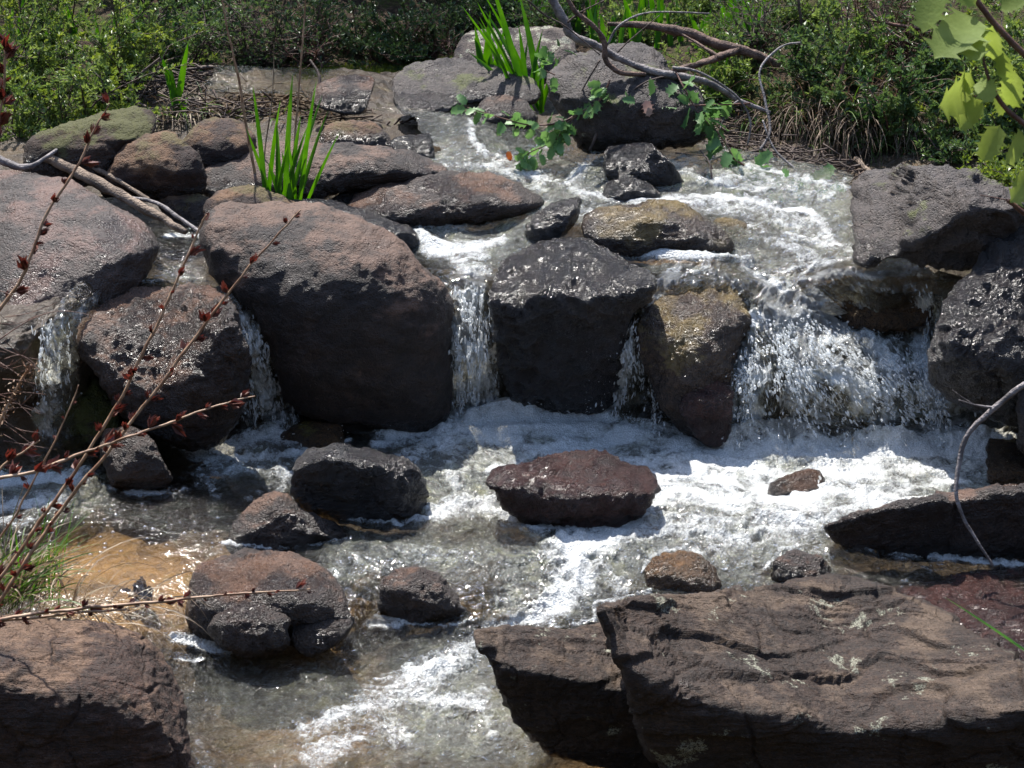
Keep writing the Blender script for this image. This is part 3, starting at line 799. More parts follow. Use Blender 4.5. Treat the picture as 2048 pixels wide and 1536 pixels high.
def rock(label, outline, mat, crest=None, kf=-0.3, kt=1.6, thick=0.4, back=0.8, wd=None, p=2.4, sink=26, sharp=0.02,
         amp=0.055, freq=2.2, facets=0, facet_cut=0.12, seed=0, name='boulder', cat='boulder', center=None, group=None, dwd=None,
         fine=1.0, layers=0.0, smooth_poly=True, step=4.2, ridge=0.0, side=0.0):
    """A boulder: its outline traced at its own distance, a face towards the stream and a top running back, and its own thickness.
    crest: (px,py) line where the face turns over into the top; kf / kt: metres away per metre up on face / top."""
    rr = np.random.default_rng(seed + 100)
    ol = np.array(outline, float)
    ybot = ol[:, 1].max()
    cx, cy = center or ((ol[:, 0].min() + ol[:, 0].max()) / 2, (ol[:, 1].min() + ol[:, 1].max()) / 2)
    if wd is None:
        bx = ol[np.argmax(ol[:, 1]), 0]
        wd = float(sheet_w(np.array([np.clip(bx, -80, 2120)]), np.array([min(ybot - 4, 1590)]))[0]) + 0.02
    if dwd is not None: wd = float(sheet_w(np.array([np.clip(ol[np.argmax(ol[:, 1]), 0], -80, 2120)]), np.array([min(ybot - 4, 1590)]))[0]) + dwd
    m_px = wd / F
    if sink:
        low = ol[:, 1] > ybot - 0.28 * (ybot - ol[:, 1].min())
        ol[low, 1] += sink
    poly = catmull(ol, 10) if smooth_poly else catmull(ol, 3)
    if not smooth_poly:
        k = np.arange(len(ol)).repeat(3); q = np.tile(np.arange(3) / 3, len(ol))[:, None]
        poly = ol[k] * (1 - q) + np.roll(ol, -1, 0)[k] * q
    per = np.linalg.norm(poly - np.roll(poly, 1, 0), axis=1).sum()
    rm = np.sqrt(np.ptp(ol[:, 0]) * np.ptp(ol[:, 1])) / 2
    n = int(np.clip(2.1 * rm / step, 18, 300))
    g = np.sin(np.linspace(-1, 1, n + 1) * np.pi / 2 * 0.75) / np.sin(np.pi / 2 * 0.75)
    GU, GV = np.meshgrid(g, g, indexing='ij')
    rg = np.maximum(np.abs(GU), np.abs(GV))
    with np.errstate(divide='ignore', invalid='ignore'):
        ph = np.where(np.abs(GU) >= np.abs(GV), np.pi / 4 * (GV / np.where(GU == 0, 1, GU)) + np.where(GU < 0, np.pi, 0),
                      np.pi / 2 - np.pi / 4 * (GU / np.where(GV == 0, 1, GV)) + np.where(GV < 0, np.pi, 0))
    ph = np.mod(ph, 2 * np.pi)
    tab = np.arange(1440) / 1440 * 2 * np.pi
    rt = polar_radius(poly, cx, cy, tab)
    rt = rt * (1 + 0.016 * fbm(np.stack([np.cos(tab) * 4, np.sin(tab) * 4, tab * 0 + seed * 1.7], -1), 3))
    rad = np.interp(ph, np.append(tab, 2 * np.pi), np.append(rt, rt[0]))
    size = rm * m_px
    T, B = thick * size, back * size
    sr = np.sin(rg * np.pi / 2) ** (2 / p) if p > 2 else np.sin(rg * np.pi / 2)
    cr = np.clip(np.cos(rg * np.pi / 2), 0, 1) ** (2 / p)
    # even spacing over the face: use the plane radius itself
    sr = rg
    cr = np.clip(1 - rg ** p, 0, 1) ** (1 / p)
    PXr = cx + np.cos(ph) * rad * sr
    PYr = cy + np.sin(ph) * rad * sr
    up = (ybot - PYr) * m_px
    if crest is None:
        cl = np.full(PXr.shape, (ybot - cy) * m_px)
    else:
        c = np.array(crest, float)
        cl = (ybot - np.interp(PXr, c[:, 0], c[:, 1])) * m_px
    cl = cl + 0.02 * size / 0.3 * perlin(np.stack([PXr * m_px * 6, PYr * 0 + seed, PXr * 0], -1))
    s_ = sharp
    over = s_ * np.logaddexp(0, (up - cl) / s_)
    M = wd + kf * up + (kt - kf) * over + side * (PXr - cx) * m_px
    Vfr = pw(PXr, PYr, M - T * cr)
    # the back of the rock falls away behind instead of following the top for ever
    Vbk = pw(PXr, PYr, M + B * cr)
    m1 = n + 1
    idb = np.arange(m1 * m1).reshape(m1, m1)
    rim = np.ones((m1, m1), bool); rim[1:-1, 1:-1] = False
    idk = np.where(rim, idb, 0); idk[~rim] = m1 * m1 + np.arange((~rim).sum())
    Vf = np.vstack([Vfr.reshape(-1, 3), Vbk[~rim]])
    def qf(I): return np.stack([I[:-1, :-1], I[1:, :-1], I[1:, 1:], I[:-1, 1:]], -1).reshape(-1, 4)
    faces = np.vstack([qf(idb), qf(idk)[:, ::-1]])
    N = vert_normals(Vf, faces)
    cvec = Vf.mean(0)
    if ((Vf - cvec) * N).sum() < 0:
        N = -N; faces = faces[:, ::-1]
    so_ = np.array([seed * 3.7, seed * 1.3, seed * 2.1])
    # facets: shave with random planes
    for k in range(facets):
        d = rr.normal(size=3); d[1] -= 0.6; d[2] += 0.35; d /= np.linalg.norm(d)
        pr = (Vf - cvec) @ d
        lim = np.quantile(pr, 1 - facet_cut * rr.uniform(.5, 1.4))
        ex = np.clip(pr - lim, 0, None)
        Vf = Vf - d * (ex * 0.6)[:, None]
    q = Vf / max(size, 0.05) + so_
    h = amp * size * fbm(q * freq, 3, 0.5) + 0.35 * amp * size * (ridged(q * freq * 2.3, 2) - 0.6)
    h += fine * (0.0026 * fbm(Vf * 22 + so_, 2, 0.6) + 0.0020 * fbm(Vf * 80 + so_, 2) + 0.0009 * perlin(Vf * 210 + so_))
    if ridge:
        h += ridge * 0.01 * (ridged(Vf * 13 + so_, 3) - 0.8)
    if layers:
        # bedding: broken ledges stepping along the slab
        lv = Vf + 0.05 * np.stack([perlin(Vf * 5), perlin(Vf * 5 + 9), perlin(Vf * 5 + 19)], -1)
        s2 = (lv[:, 2] * 13 + lv[:, 1] * 7 + 0.9 * fbm(Vf * [1.6, 4, 4] + so_, 3))
        fr_ = s2 - np.floor(s2)
        h += layers * 0.017 * (sstep(0, .10, fr_) * (1 - fr_)) * sstep(-.35, .15, perlin(Vf * [3, 5, 9] + 3))
        s3 = lv[:, 2] * 40 + lv[:, 1] * 24 + 2.2 * fbm(Vf * [2.5, 8, 8] + so_ + 4, 3)
        fr3 = s3 - np.floor(s3)
        h += layers * 0.005 * (sstep(0, .12, fr3) * (1 - fr3)) * sstep(-.1, .4, perlin(Vf * [5, 9, 9] + 13))
    c1, c2 = cell(q * 1.7 + 0.15 * np.stack([perlin(q * 4), perlin(q * 4 + 5), perlin(q * 4 + 8)], -1))
    crack = sstep(0.05, 0.0, c2 - c1)
    h -= 0.02 * size * crack * (ridge > 0)
    N2 = vert_normals(Vf, faces)
    Vf = Vf + N2 * h[:, None]
    zb = float(pw(np.array(cx), np.array(ybot), np.array(wd))[2])
    wetl = (1 - sstep(.015, .085, Vf[:, 2] - zb)) * (1.0 if sink else 0.0)
    o = mesh_np(name, Vf, faces, mat, origin=cvec, attrs={'wetline': wetl})
    tag(o, label, cat, group)
    ROCKS.append(o)
    return o


M_gran = rock_mat('purple grey granite', (0.024, 0.018, 0.017), (0.088, 0.066, 0.057), crust=(0.12, 0.066, 0.042), crust_amt=.12, rough=.5, wet=.5, seed=1, grain=1.2)
M_big = rock_mat('dark granite with brown crust', (0.022, 0.017, 0.016), (0.082, 0.061, 0.052), crust=(0.12, 0.070, 0.048), crust_amt=.3, rough=.65, wet=.18, seed=2)
M_smooth = rock_mat('pale purple granite', (0.040, 0.032, 0.031), (0.110, 0.088, 0.082), crust=(0.12, 0.07, 0.055), crust_amt=.15, rough=.5, wet=.35, grain=.8, seed=3)
M_wet = rock_mat('wet black rock', (0.010, 0.009, 0.010), (0.045, 0.037, 0.038), rough=.40, wet=.75, grain=1.6, seed=4, spec=.8)
M_wetbrown = rock_mat('wet brown rock', (0.035, 0.024, 0.018), (0.115, 0.082, 0.055), crust=(0.13, 0.09, 0.03), crust_amt=.25, rough=.35, wet=.7, grain=.9, moss=.05, seed=5)
M_red = rock_mat('red brown mossy rock', (0.028, 0.016, 0.013), (0.085, 0.050, 0.040), crust=(0.13, 0.07, 0.035), crust_amt=.3, rough=.8, wet=.0, seed=6, moss=.35, mosscol=(.12, .09, .03))
M_moss = rock_mat('moss covered rock', (0.035, 0.022, 0.015), (0.10, 0.065, 0.045), rough=.85, wet=.0, seed=7, moss=.62, mosscol=(.085, .085, .022))
M_slab = rock_mat('bedded brown slab', (0.040, 0.027, 0.020), (0.118, 0.082, 0.061), crust=(0.12, 0.080, 0.052), crust_amt=.02, rough=.75, wet=.05, seed=8, lichen=.55, strata=True, grain=1.2)
M_redboulder = rock_mat('red brown boulder', (0.052, 0.030, 0.022), (0.150, 0.086, 0.060), crust=(0.17, 0.10, 0.06), crust_amt=.2, rough=.75, wet=.05, seed=9, strata=True)
M_pale = rock_mat('lichened pale rock', (0.08, 0.07, 0.066), (0.22, 0.20, 0.19), rough=.8, wet=.0, seed=10, lichen=.9)
M_grey = rock_mat('dry grey rock', (0.040, 0.035, 0.037), (0.125, 0.112, 0.108), rough=.6, wet=.25, seed=11, moss=.15, lichen=.2)
M_redwet = rock_mat('wet red rock', (0.030, 0.014, 0.013), (0.10, 0.045, 0.038), rough=.4, wet=.75, grain=1.3, seed=12)
M_gold = rock_mat('wet golden rock', (0.05, 0.028, 0.010), (0.22, 0.13, 0.05), rough=.35, wet=.75, seed=13, moss=.1, mosscol=(.14, .12, .02))
M_darkgreen = rock_mat('wet rock with green algae', (0.025, 0.020, 0.014), (0.09, 0.075, 0.05), rough=.4, wet=.6, seed=14, moss=.7, mosscol=(.07, .075, .015))

exec_rocks = True
# --- giant boulders along the falls
rock('giant rounded dark boulder with brown top, centre of the stream, grass behind it',
     [(402, 470), (415, 430), (460, 405), (560, 400), (650, 408), (740, 440), (800, 478), (845, 530), (885, 560), (900, 600), (906, 700), (900, 790),
      (865, 845), (780, 858), (700, 850), (640, 830), (580, 775), (530, 690), (480, 620), (430, 560), (408, 515)], M_big,
     crest=[(400, 490), (480, 540), (560, 560), (680, 545), (780, 520), (870, 540), (910, 600)], kf=-0.55, kt=0.75, thick=.5, back=.9, p=2.0, sharp=.10, amp=.03, seed=1)
rock('smooth pale purple boulder at the left edge with a diagonal shadow',
     [(-220, 420), (-100, 350), (0, 338), (80, 348), (150, 365), (230, 408), (285, 450), (312, 490), (300, 522), (285, 560), (250, 620), (215, 700), (190, 800), (150, 900), (0, 930), (-200, 900)],
     M_smooth, crest=[(-220, 600), (0, 620), (60, 600), (120, 570), (200, 530), (310, 520)], kf=-.3, kt=.85, thick=.5, back=.7, wd=5.44, sink=0, p=2.0, sharp=.15, amp=.02, seed=2, center=(20, 600))
rock('round grey boulder parting the small left waterfalls',
     [(150, 650), (175, 612), (230, 580), (330, 568), (420, 575), (465, 612), (490, 680), (500, 745), (475, 820), (420, 872), (330, 855), (245, 805), (190, 750), (160, 700)],
     M_gran, crest=[(150, 760), (240, 790), (330, 800), (400, 740), (460, 650), (500, 630)], kf=-.7, kt=.75, thick=.5, back=.6, wd=5.24, seed=3, amp=.05, ridge=.5, sharp=.05)
rock('mossy grey rock under the far left waterfall',
     [(-150, 720), (-60, 690), (40, 680), (110, 690), (175, 740), (215, 790), (240, 850), (210, 925), (120, 955), (0, 950), (-150, 950)],
     M_darkgreen, kf=-.3, kt=.4, thick=.3, back=.5, seed=4, wd=5.40, amp=.05)
rock('dark wet boulder with a hollow front between the two middle falls',
     [(985, 570), (1010, 520), (1065, 492), (1130, 480), (1200, 490), (1262, 522), (1312, 562), (1300, 600), (1262, 640), (1240, 740), (1205, 800), (1150, 812), (1060, 806), (1010, 750), (992, 660)],
     M_wet, crest=[(980, 600), (1040, 612), (1090, 590), (1160, 596), (1240, 592), (1315, 570)], kf=-.95, kt=1.0, thick=.32, back=.8, seed=5, wd=5.60, ridge=.9, sharp=.008, amp=.04, sink=20, p=2.8)
rock('rounded brown boulder with a thin veil of water, left of the wide fall',
     [(1262, 640), (1300, 585), (1365, 548), (1440, 550), (1485, 588), (1502, 640), (1482, 690), (1462, 770), (1450, 855), (1400, 858), (1335, 815), (1300, 760), (1272, 700)],
     M_wetbrown, crest=[(1260, 690), (1400, 680), (1500, 680)], kf=-.35, kt=.85, thick=.45, back=.7, seed=6, wd=5.44, ridge=.4, sharp=.08, p=2, amp=.035)
rock('low dark red rock at the foot of the middle fall, wet and shining',
     [(1362, 815), (1395, 760), (1438, 735), (1462, 750), (1468, 800), (1458, 852), (1420, 866), (1388, 846)],
     M_redwet, kf=-.3, kt=.9, thick=.35, back=.6, seed=66, wd=5.37, ridge=.7, facets=3, crest=[(1370, 800), (1480, 780)])
rock('brown rock beneath the wide white fall',
     [(1520, 790), (1540, 700), (1600, 650), (1680, 660), (1760, 710), (1830, 780), (1880, 850), (1820, 890), (1680, 890), (1560, 885)],
     M_gran, kf=-.1, kt=.7, thick=.3, back=.5, seed=7, wd=5.62, amp=.09, ridge=.9, crest=[(1500, 800), (1900, 800)])
rock('golden brown ledge glistening under a film of water beside the right boulder',
     [(1570, 580), (1640, 552), (1760, 540), (1860, 545), (1888, 580), (1885, 620), (1830, 650), (1760, 655), (1690, 640), (1610, 605)],
     M_gold, crest=[(1570, 615), (1700, 640), (1890, 622)], kf=-.3, kt=1.05, thick=.3, back=.5, seed=8, dwd=-.03, sink=8, ridge=.5)
rock('large black boulder on the right edge beside the wide fall',
     [(1858, 720), (1870, 660), (1895, 600), (1925, 560), (1955, 515), (2005, 465), (2060, 425), (2180, 380), (2330, 420), (2350, 700), (2250, 860), (2080, 845), (1960, 805), (1885, 772)],
     M_wet, crest=[(1850, 730), (1900, 690), (2000, 720), (2100, 760), (2300, 760)], kf=-.9, kt=.55, thick=.32, back=.7, seed=9, wd=5.30, ridge=.8, sharp=.02, sink=20, amp=.035)
rock('angular dark boulder with an overhang on the right bank under the shrubs',
     [(1672, 480), (1688, 425), (1700, 365), (1745, 345), (1830, 332), (1900, 335), (2000, 365), (2110, 400), (2200, 440), (2180, 525), (1960, 528), (1850, 520), (1780, 502), (1700, 505)],
     M_grey, crest=[(1670, 500), (1780, 495), (1820, 440), (1900, 425), (2000, 405), (2200, 440)], kf=-1.0, kt=1.5, thick=.24, back=.5, seed=10, dwd=-.05, ridge=1.1, sharp=.012, p=2.8, amp=.05, facets=4, sink=8)
# --- upper stream
rock('long low brown boulder behind the giant boulder, left of the stream',
     [(402, 360), (425, 318), (480, 292), (560, 285), (700, 288), (800, 300), (860, 320), (895, 345), (840, 358), (740, 368), (680, 380), (620, 398), (540, 400), (450, 400), (408, 388)],
     M_big, crest=[(400, 370), (540, 350), (640, 340), (760, 318), (900, 345)], kf=-.2, kt=1.6, thick=.3, back=.5, dwd=0.02, seed=11, p=2.2, sharp=.02, sink=6)
rock('wet grey boulder with water sliding over its right side, in the upper stream',
     [(690, 440), (700, 400), (745, 372), (820, 352), (900, 345), (1000, 350), (1060, 380), (1085, 412), (1010, 432), (900, 448), (790, 455)],
     M_gran, crest=[(690, 430), (800, 410), (1000, 400), (1085, 412)], kf=-.1, kt=1.35, thick=.45, back=.5, seed=12, dwd=.02, sink=6, ridge=.4, amp=.04)
rock('flat dark rock tip left of the wet grey boulder',
     [(650, 405), (690, 380), (740, 355), (765, 358), (745, 385), (700, 405), (660, 415)], M_wet, seed=13, dwd=0, thick=.4, kt=1.8, ridge=.4, sink=4)
rock('slanted black wedge rock with layered face in the middle of the cascade',
     [(1035, 480), (1070, 435), (1125, 405), (1165, 400), (1172, 435), (1145, 462), (1095, 482), (1055, 490)], M_wet, seed=14, facets=4, kf=-.3, kt=1.2,
     thick=.5, ridge=.8, crest=[(1030, 485), (1100, 435), (1180, 425)], layers=.5, sink=6, dwd=0)
rock('grey wet rock with dark right side above the cascade',
     [(1180, 350), (1195, 320), (1215, 298), (1260, 288), (1305, 292), (1342, 325), (1370, 358), (1342, 376), (1290, 366), (1235, 362)], M_wet, seed=15, facets=5,
     crest=[(1180, 350), (1240, 345), (1290, 335), (1310, 300), (1370, 300)], kf=-.5, kt=1.2, thick=.4, ridge=.5, dwd=0, sink=8)
rock('small black rock in the cascade below the grey wet rock',
     [(1200, 385), (1215, 362), (1250, 355), (1300, 368), (1318, 392), (1260, 402), (1215, 400)], M_wet, seed=16, facets=3, kf=-.4, kt=1.2, thick=.4, dwd=0, ridge=.5, sink=5)
rock('olive brown boulder with a thread of white water down its middle',
     [(1165, 440), (1195, 418), (1265, 408), (1350, 400), (1400, 430), (1450, 465), (1465, 500), (1400, 515), (1330, 512), (1250, 512), (1185, 490)], M_wetbrown, seed=17,
     crest=[(1160, 470), (1300, 460), (1420, 460), (1470, 480)], kf=-.35, kt=1.05, thick=.45, facets=0, p=2.0, sharp=.05, dwd=0.03, ridge=.3, sink=6)
rock('small brown wet rock beside the olive brown boulder',
     [(1420, 450), (1450, 435), (1500, 450), (1518, 480), (1490, 492), (1450, 490)], M_wetbrown, seed=18, kt=1.4, thick=.4, dwd=0.08, sink=6)
rock('big boulder with pale lichened top and dark wet foot behind the overhanging branch',
     [(1093, 160), (1105, 140), (1145, 112), (1175, 105), (1215, 88), (1290, 86), (1325, 112), (1345, 145), (1395, 180), (1415, 235), (1400, 280), (1330, 290), (1240, 300), (1170, 295), (1140, 260), (1110, 215)],
     M_grey, crest=[(1090, 190), (1170, 200), (1300, 190), (1415, 200)], kf=-.3, kt=1.1, thick=.4, back=.6, seed=19, dwd=0, ridge=.4, sink=6)
rock('low purple rock between the moss and the cascade', [(945, 245), (960, 205), (1000, 190), (1045, 200), (1072, 230), (1065, 258), (1000, 252)], M_gran, seed=20, dwd=-0, kt=1.6, thick=.4, sink=6)
rock('pale lichen covered rock at the back beneath the iris leaves',
     [(905, 150), (915, 95), (950, 65), (1010, 56), (1060, 55), (1120, 55), (1150, 85), (1140, 130), (1090, 165), (1000, 172), (930, 170)], M_pale, seed=21, dwd=0, kf=0.1, kt=1.3, thick=.3, ridge=.4, sink=4)
rock('flat grey slab sloping to the water at the back, bare and cracked',
     [(785, 175), (800, 140), (850, 122), (920, 118), (1010, 140), (1075, 165), (1070, 200), (1010, 200), (940, 200), (880, 225), (805, 220)], M_grey, seed=22, dwd=0, kf=.8, kt=1.9, thick=.18, p=3, ridge=.3, sink=4)
rock('squared purple slab standing left of the flat grey slab', [(618, 195), (640, 165), (700, 150), (752, 158), (752, 190), (728, 224), (655, 218)], M_gran, seed=23, dwd=0, kf=.3, kt=1.4, thick=.22, p=3.2, facets=2, sink=4)
# --- left bank
rock('round red brown boulder with rusty rim on the left bank',
     [(205, 370), (225, 320), (245, 292), (280, 272), (335, 264), (372, 282), (400, 315), (410, 350), (402, 385), (340, 402), (270, 395), (220, 385)], M_red, seed=24, dwd=-0.05, kf=-.6, kt=.6, thick=.5, p=2.2, sink=4)
rock('dark red rock under the drooping dry grass', [(368, 300), (385, 255), (430, 235), (482, 245), (512, 275), (500, 312), (455, 325), (405, 340)], M_red, seed=25, dwd=-0.05, kf=-.3, kt=1.0, thick=.5)
rock('mossy ledge rock behind the round red brown boulder', [(60, 280), (120, 250), (200, 228), (270, 212), (310, 235), (300, 275), (240, 300), (200, 340), (110, 345), (50, 330)], M_moss, seed=26, dwd=-0.05, kf=-.2, kt=1.5, thick=.35)
rock('small rusty rock between the two largest left boulders', [(318, 400), (350, 385), (402, 388), (425, 410), (412, 440), (362, 442), (325, 425)], M_red, seed=27, dwd=0, kt=1.0)
rock('little rusty rock beneath the round red brown boulder', [(190, 335), (215, 322), (245, 335), (240, 360), (205, 365)], M_red, seed=28, dwd=-0.05, kt=1.0)
rock('rusty crusted rock showing behind the left shoulder of the giant boulder', [(402, 440), (415, 400), (450, 378), (510, 372), (560, 392), (600, 420), (520, 450), (430, 460)], M_red, seed=29, dwd=0, kt=1.2)
rock('dark sloping rock behind the right shoulder of the giant boulder', [(560, 410), (620, 398), (700, 410), (780, 440), (835, 470), (820, 500), (760, 470), (640, 440)], M_wet, seed=30, dwd=0, kt=1.3)
rock('black rock at the end of the debris pile', [(778, 300), (790, 275), (840, 268), (865, 272), (878, 305), (840, 315)], M_wet, seed=31, dwd=0, kt=1.2, facets=3)
rock('brown soil covered rock in the debris pile', [(640, 290), (650, 255), (700, 240), (760, 252), (790, 285), (740, 300), (690, 302)], M_red, seed=32, dwd=0, kt=1.2)
# --- lower pool
rock('pyramid shaped grey rock standing in the left pool', [(182, 960), (198, 880), (235, 848), (265, 850), (300, 868), (352, 920), (392, 968), (350, 988), (255, 985), (205, 975)], M_gran, seed=33,
     facets=5, facet_cut=.2, kf=-.2, kt=.8, thick=.6, crest=[(180, 940), (300, 880), (400, 960)], sink=18, ridge=.4)
rock('low gold brown rock beside the foot of the giant boulder', [(556, 880), (600, 845), (650, 836), (685, 842), (690, 868), (725, 892), (650, 905), (585, 898)], M_gold, seed=34, kf=-.2, kt=2.0, thick=.3, facets=2, sink=8)
rock('black block with a flat water covered top in the lower pool',
     [(585, 985), (590, 930), (628, 896), (700, 892), (790, 910), (865, 926), (902, 958), (912, 990), (872, 1002), (856, 1036), (790, 1046), (700, 1036), (612, 1012)], M_wet, seed=35, facets=3,
     crest=[(585, 930), (650, 915), (800, 935), (910, 965)], kf=-.8, kt=2.2, thick=.2, p=3.4, sharp=.006, sink=14, ridge=.3)
rock('purple pointed rock touching the front of the black block', [(448, 1085), (480, 1032), (530, 988), (572, 990), (620, 1028), (675, 1045), (705, 1078), (645, 1096), (540, 1100)], M_gran, seed=36, facets=4,
     crest=[(448, 1060), (560, 1015), (700, 1060)], kf=-.1, kt=1.3, thick=.4, ridge=.6, sink=12)
rock('dark red rock with brown flat back in the white pool',
     [(975, 962), (1000, 942), (1050, 930), (1120, 906), (1200, 905), (1270, 928), (1312, 960), (1300, 1000), (1262, 1046), (1180, 1058), (1090, 1058), (1040, 1032), (1000, 1000)], M_redwet, seed=37,
     crest=[(970, 965), (1060, 985), (1150, 990), (1250, 990), (1310, 985)], kf=-1.0, kt=1.9, thick=.25, p=2.8, sharp=.015, ridge=.9, sink=10)
rock('small half drowned purple rock ringed with foam', [(1500, 1000), (1555, 962), (1625, 940), (1645, 958), (1632, 990), (1580, 1004)], M_gran, seed=38, facets=3, kf=0, kt=1.6, thick=.3, ridge=.6, sink=8)
rock('dark slab end with straight top edge at the right of the pool', [(1645, 1052), (1700, 1030), (1790, 1002), (1880, 990), (1905, 1010), (1900, 1100), (1870, 1118), (1780, 1112), (1700, 1098), (1665, 1080)], M_gran, seed=39,
     crest=[(1640, 1050), (1760, 1015), (1900, 995)], kf=-.9, kt=2.4, thick=.16, p=4, sharp=.006, smooth_poly=False, sink=8, step=4)
rock('dark block in shade at the right edge behind the bent twig', [(1875, 1000), (1890, 985), (1960, 975), (2060, 968), (2200, 965), (2220, 1110), (2048, 1112), (1925, 1118), (1890, 1100)], M_gran, seed=40,
     crest=[(1870, 1005), (2050, 978), (2200, 975)], kf=-.7, kt=2.2, thick=.18, p=4, sharp=.006, sink=8)
rock('flat golden ledge stone at the right edge of the pool', [(1970, 905), (1975, 880), (2048, 878), (2180, 885), (2190, 972), (2040, 972), (1975, 962)], M_gold, seed=41,
     crest=[(1970, 940), (2050, 945), (2180, 945)], kf=-.3, kt=2.6, thick=.12, p=5, sharp=.004, smooth_poly=False, sink=4, wd=5.20)
rock('upright purple stone cut by the right edge above the ledge stone', [(2036, 860), (2034, 800), (2048, 775), (2120, 760), (2160, 800), (2160, 925), (2050, 912)], M_gran, seed=42, wd=5.12, thick=.4, kt=.6, sink=0)
# --- lower stream
rock('broad flat topped purple brown rock left of the lower stream',
     [(362, 1160), (388, 1112), (455, 1098), (560, 1104), (640, 1130), (688, 1190), (702, 1232), (640, 1262), (560, 1262), (450, 1270), (360, 1262), (345, 1210)], M_gran, seed=43,
     crest=[(340, 1190), (450, 1205), (560, 1190), (640, 1200), (700, 1220)], kf=-.5, kt=1.7, thick=.25, p=2.6, ridge=.4, amp=.035, facets=2, sink=30, dwd=-.03)
rock('lower purple rock leaning against the broad flat topped rock', [(415, 1262), (440, 1225), (500, 1205), (560, 1225), (590, 1262), (598, 1302), (540, 1316), (450, 1290)], M_gran, seed=44, facets=4, kf=-.4, kt=.8, thick=.4, ridge=.5, sink=10, dwd=-.06)
rock('small wet purple rock at the front corner of the broad flat topped rock', [(580, 1270), (600, 1242), (660, 1228), (702, 1240), (690, 1275), (640, 1300), (595, 1302)], M_gran, seed=45, facets=3, kf=-.3, kt=1.2, thick=.4, sink=10, dwd=-.06)
rock('small dark rock with rusty top in the middle of the lower stream',
     [(752, 1195), (772, 1152), (830, 1134), (880, 1148), (912, 1190), (948, 1238), (900, 1248), (820, 1240), (762, 1230)], M_gran, seed=46, crest=[(750, 1190), (820, 1178), (880, 1182), (940, 1235)], kf=-.5, kt=1.4, thick=.35, facets=3, ridge=.5, sink=10)
rock('gold edged wet rock left of its darker twin above the big slab', [(1288, 1155), (1310, 1116), (1370, 1102), (1420, 1125), (1448, 1170), (1440, 1192), (1330, 1192)], M_gold, seed=47, kf=-.3, kt=1.2, thick=.4, ridge=.6, sink=20)
rock('dark purple shining rock touching the upper edge of the big slab', [(1530, 1160), (1560, 1112), (1602, 1100), (1660, 1128), (1695, 1165), (1600, 1176)], M_gran, seed=48, facets=4, kf=-.3, kt=1.1, thick=.45, ridge=.6, sink=20)
rock('wet reddish sloping rock behind the big slab on the right', [(1740, 1190), (1800, 1165), (1880, 1160), (1960, 1142), (2120, 1120), (2220, 1200), (2200, 1330), (2030, 1320), (1900, 1250), (1800, 1215)], M_redwet, seed=49,
     kf=1.4, kt=2.2, thick=.18, ridge=.3, wd=4.45, sink=0, p=2.6)
rock('cracked left plate of the big slab, its pointed corner in the white water',
     [(945, 1262), (1010, 1258), (1100, 1264), (1200, 1248), (1300, 1240), (1420, 1300), (1450, 1400), (1450, 1500), (1300, 1530), (1100, 1478), (1030, 1440), (1000, 1385), (985, 1330)], M_slab, seed=50,
     crest=[(940, 1280), (990, 1322), (1080, 1352), (1200, 1366), (1300, 1380), (1450, 1400)], kf=-.9, kt=1.9, thick=.12, p=4.5, sharp=.006, smooth_poly=False, sink=30, ridge=.15, layers=.6, wd=4.12, step=3.4, name='rock_slab', cat='rock slab', amp=.012)
rock('huge lichen spotted slab with ledges filling the bottom right corner',
     [(1195, 1218), (1262, 1204), (1350, 1190), (1450, 1186), (1520, 1180), (1572, 1166), (1640, 1160), (1735, 1166), (1800, 1192), (1900, 1240), (2048, 1330), (2220, 1420), (2300, 1560), (2200, 1660), (1600, 1660), (1380, 1580), (1300, 1500), (1262, 1400), (1250, 1340), (1225, 1270)], M_slab, seed=51,
     crest=[(1190, 1240), (1250, 1340), (1350, 1390), (1430, 1400), (1560, 1432), (1700, 1462), (1850, 1452), (2000, 1420), (2200, 1390)], kf=-.9, kt=1.7, thick=.10, p=4.5, sharp=.008, smooth_poly=False, sink=20, ridge=.15, layers=.95, wd=3.98, step=3.6, name='rock_slab', cat='rock slab', amp=.010, center=(1650, 1400))
rock('big red brown boulder in the bottom left corner',
     [(-200, 1250), (-60, 1232), (60, 1238), (160, 1238), (250, 1256), (308, 1305), (345, 1350), (362, 1405), (375, 1500), (385, 1620), (200, 1700), (-200, 1700)], M_redboulder, seed=52,
     crest=[(-200, 1360), (0, 1360), (120, 1375), (200, 1390), (300, 1430), (380, 1500)], kf=-.4, kt=1.3, thick=.3, p=2.8, ridge=.25, layers=.2, sink=0, amp=.03, wd=3.95, step=3.4, center=(100, 1460))

# ------------------------------------------------------------------ plant and twig builders
class Buf:
    def __init__(s):
        s.v = []; s.q = []; s.t = []; s.n = 0

    def add(s, v, q=None, t=None):
        v = np.asarray(v, float).reshape(-1, 3)
        if q is not None and len(q): s.q.append(np.asarray(q) + s.n)
        if t is not None and len(t): s.t.append(np.asarray(t) + s.n)
        s.v.append(v); s.n += len(v)

    def build(s, name, mat, parent=None, origin=None, smooth=True):
        V = np.vstack(s.v)
        F_ = []
        if s.q: F_.append(np.vstack(s.q))
        if s.t: F_.append(np.vstack(s.t))
        return mesh_np(name, V, F_, mat, parent, smooth, origin=V.mean(0) if origin is None else origin)


def frame(d):
    d = d / (np.linalg.norm(d) + 1e-9)
    a = np.array([0, 0, 1.0]) if abs(d[2]) < .9 else np.array([1.0, 0, 0])
    u = np.cross(d, a); u /= np.linalg.norm(u)
    return d, u, np.cross(u, d)


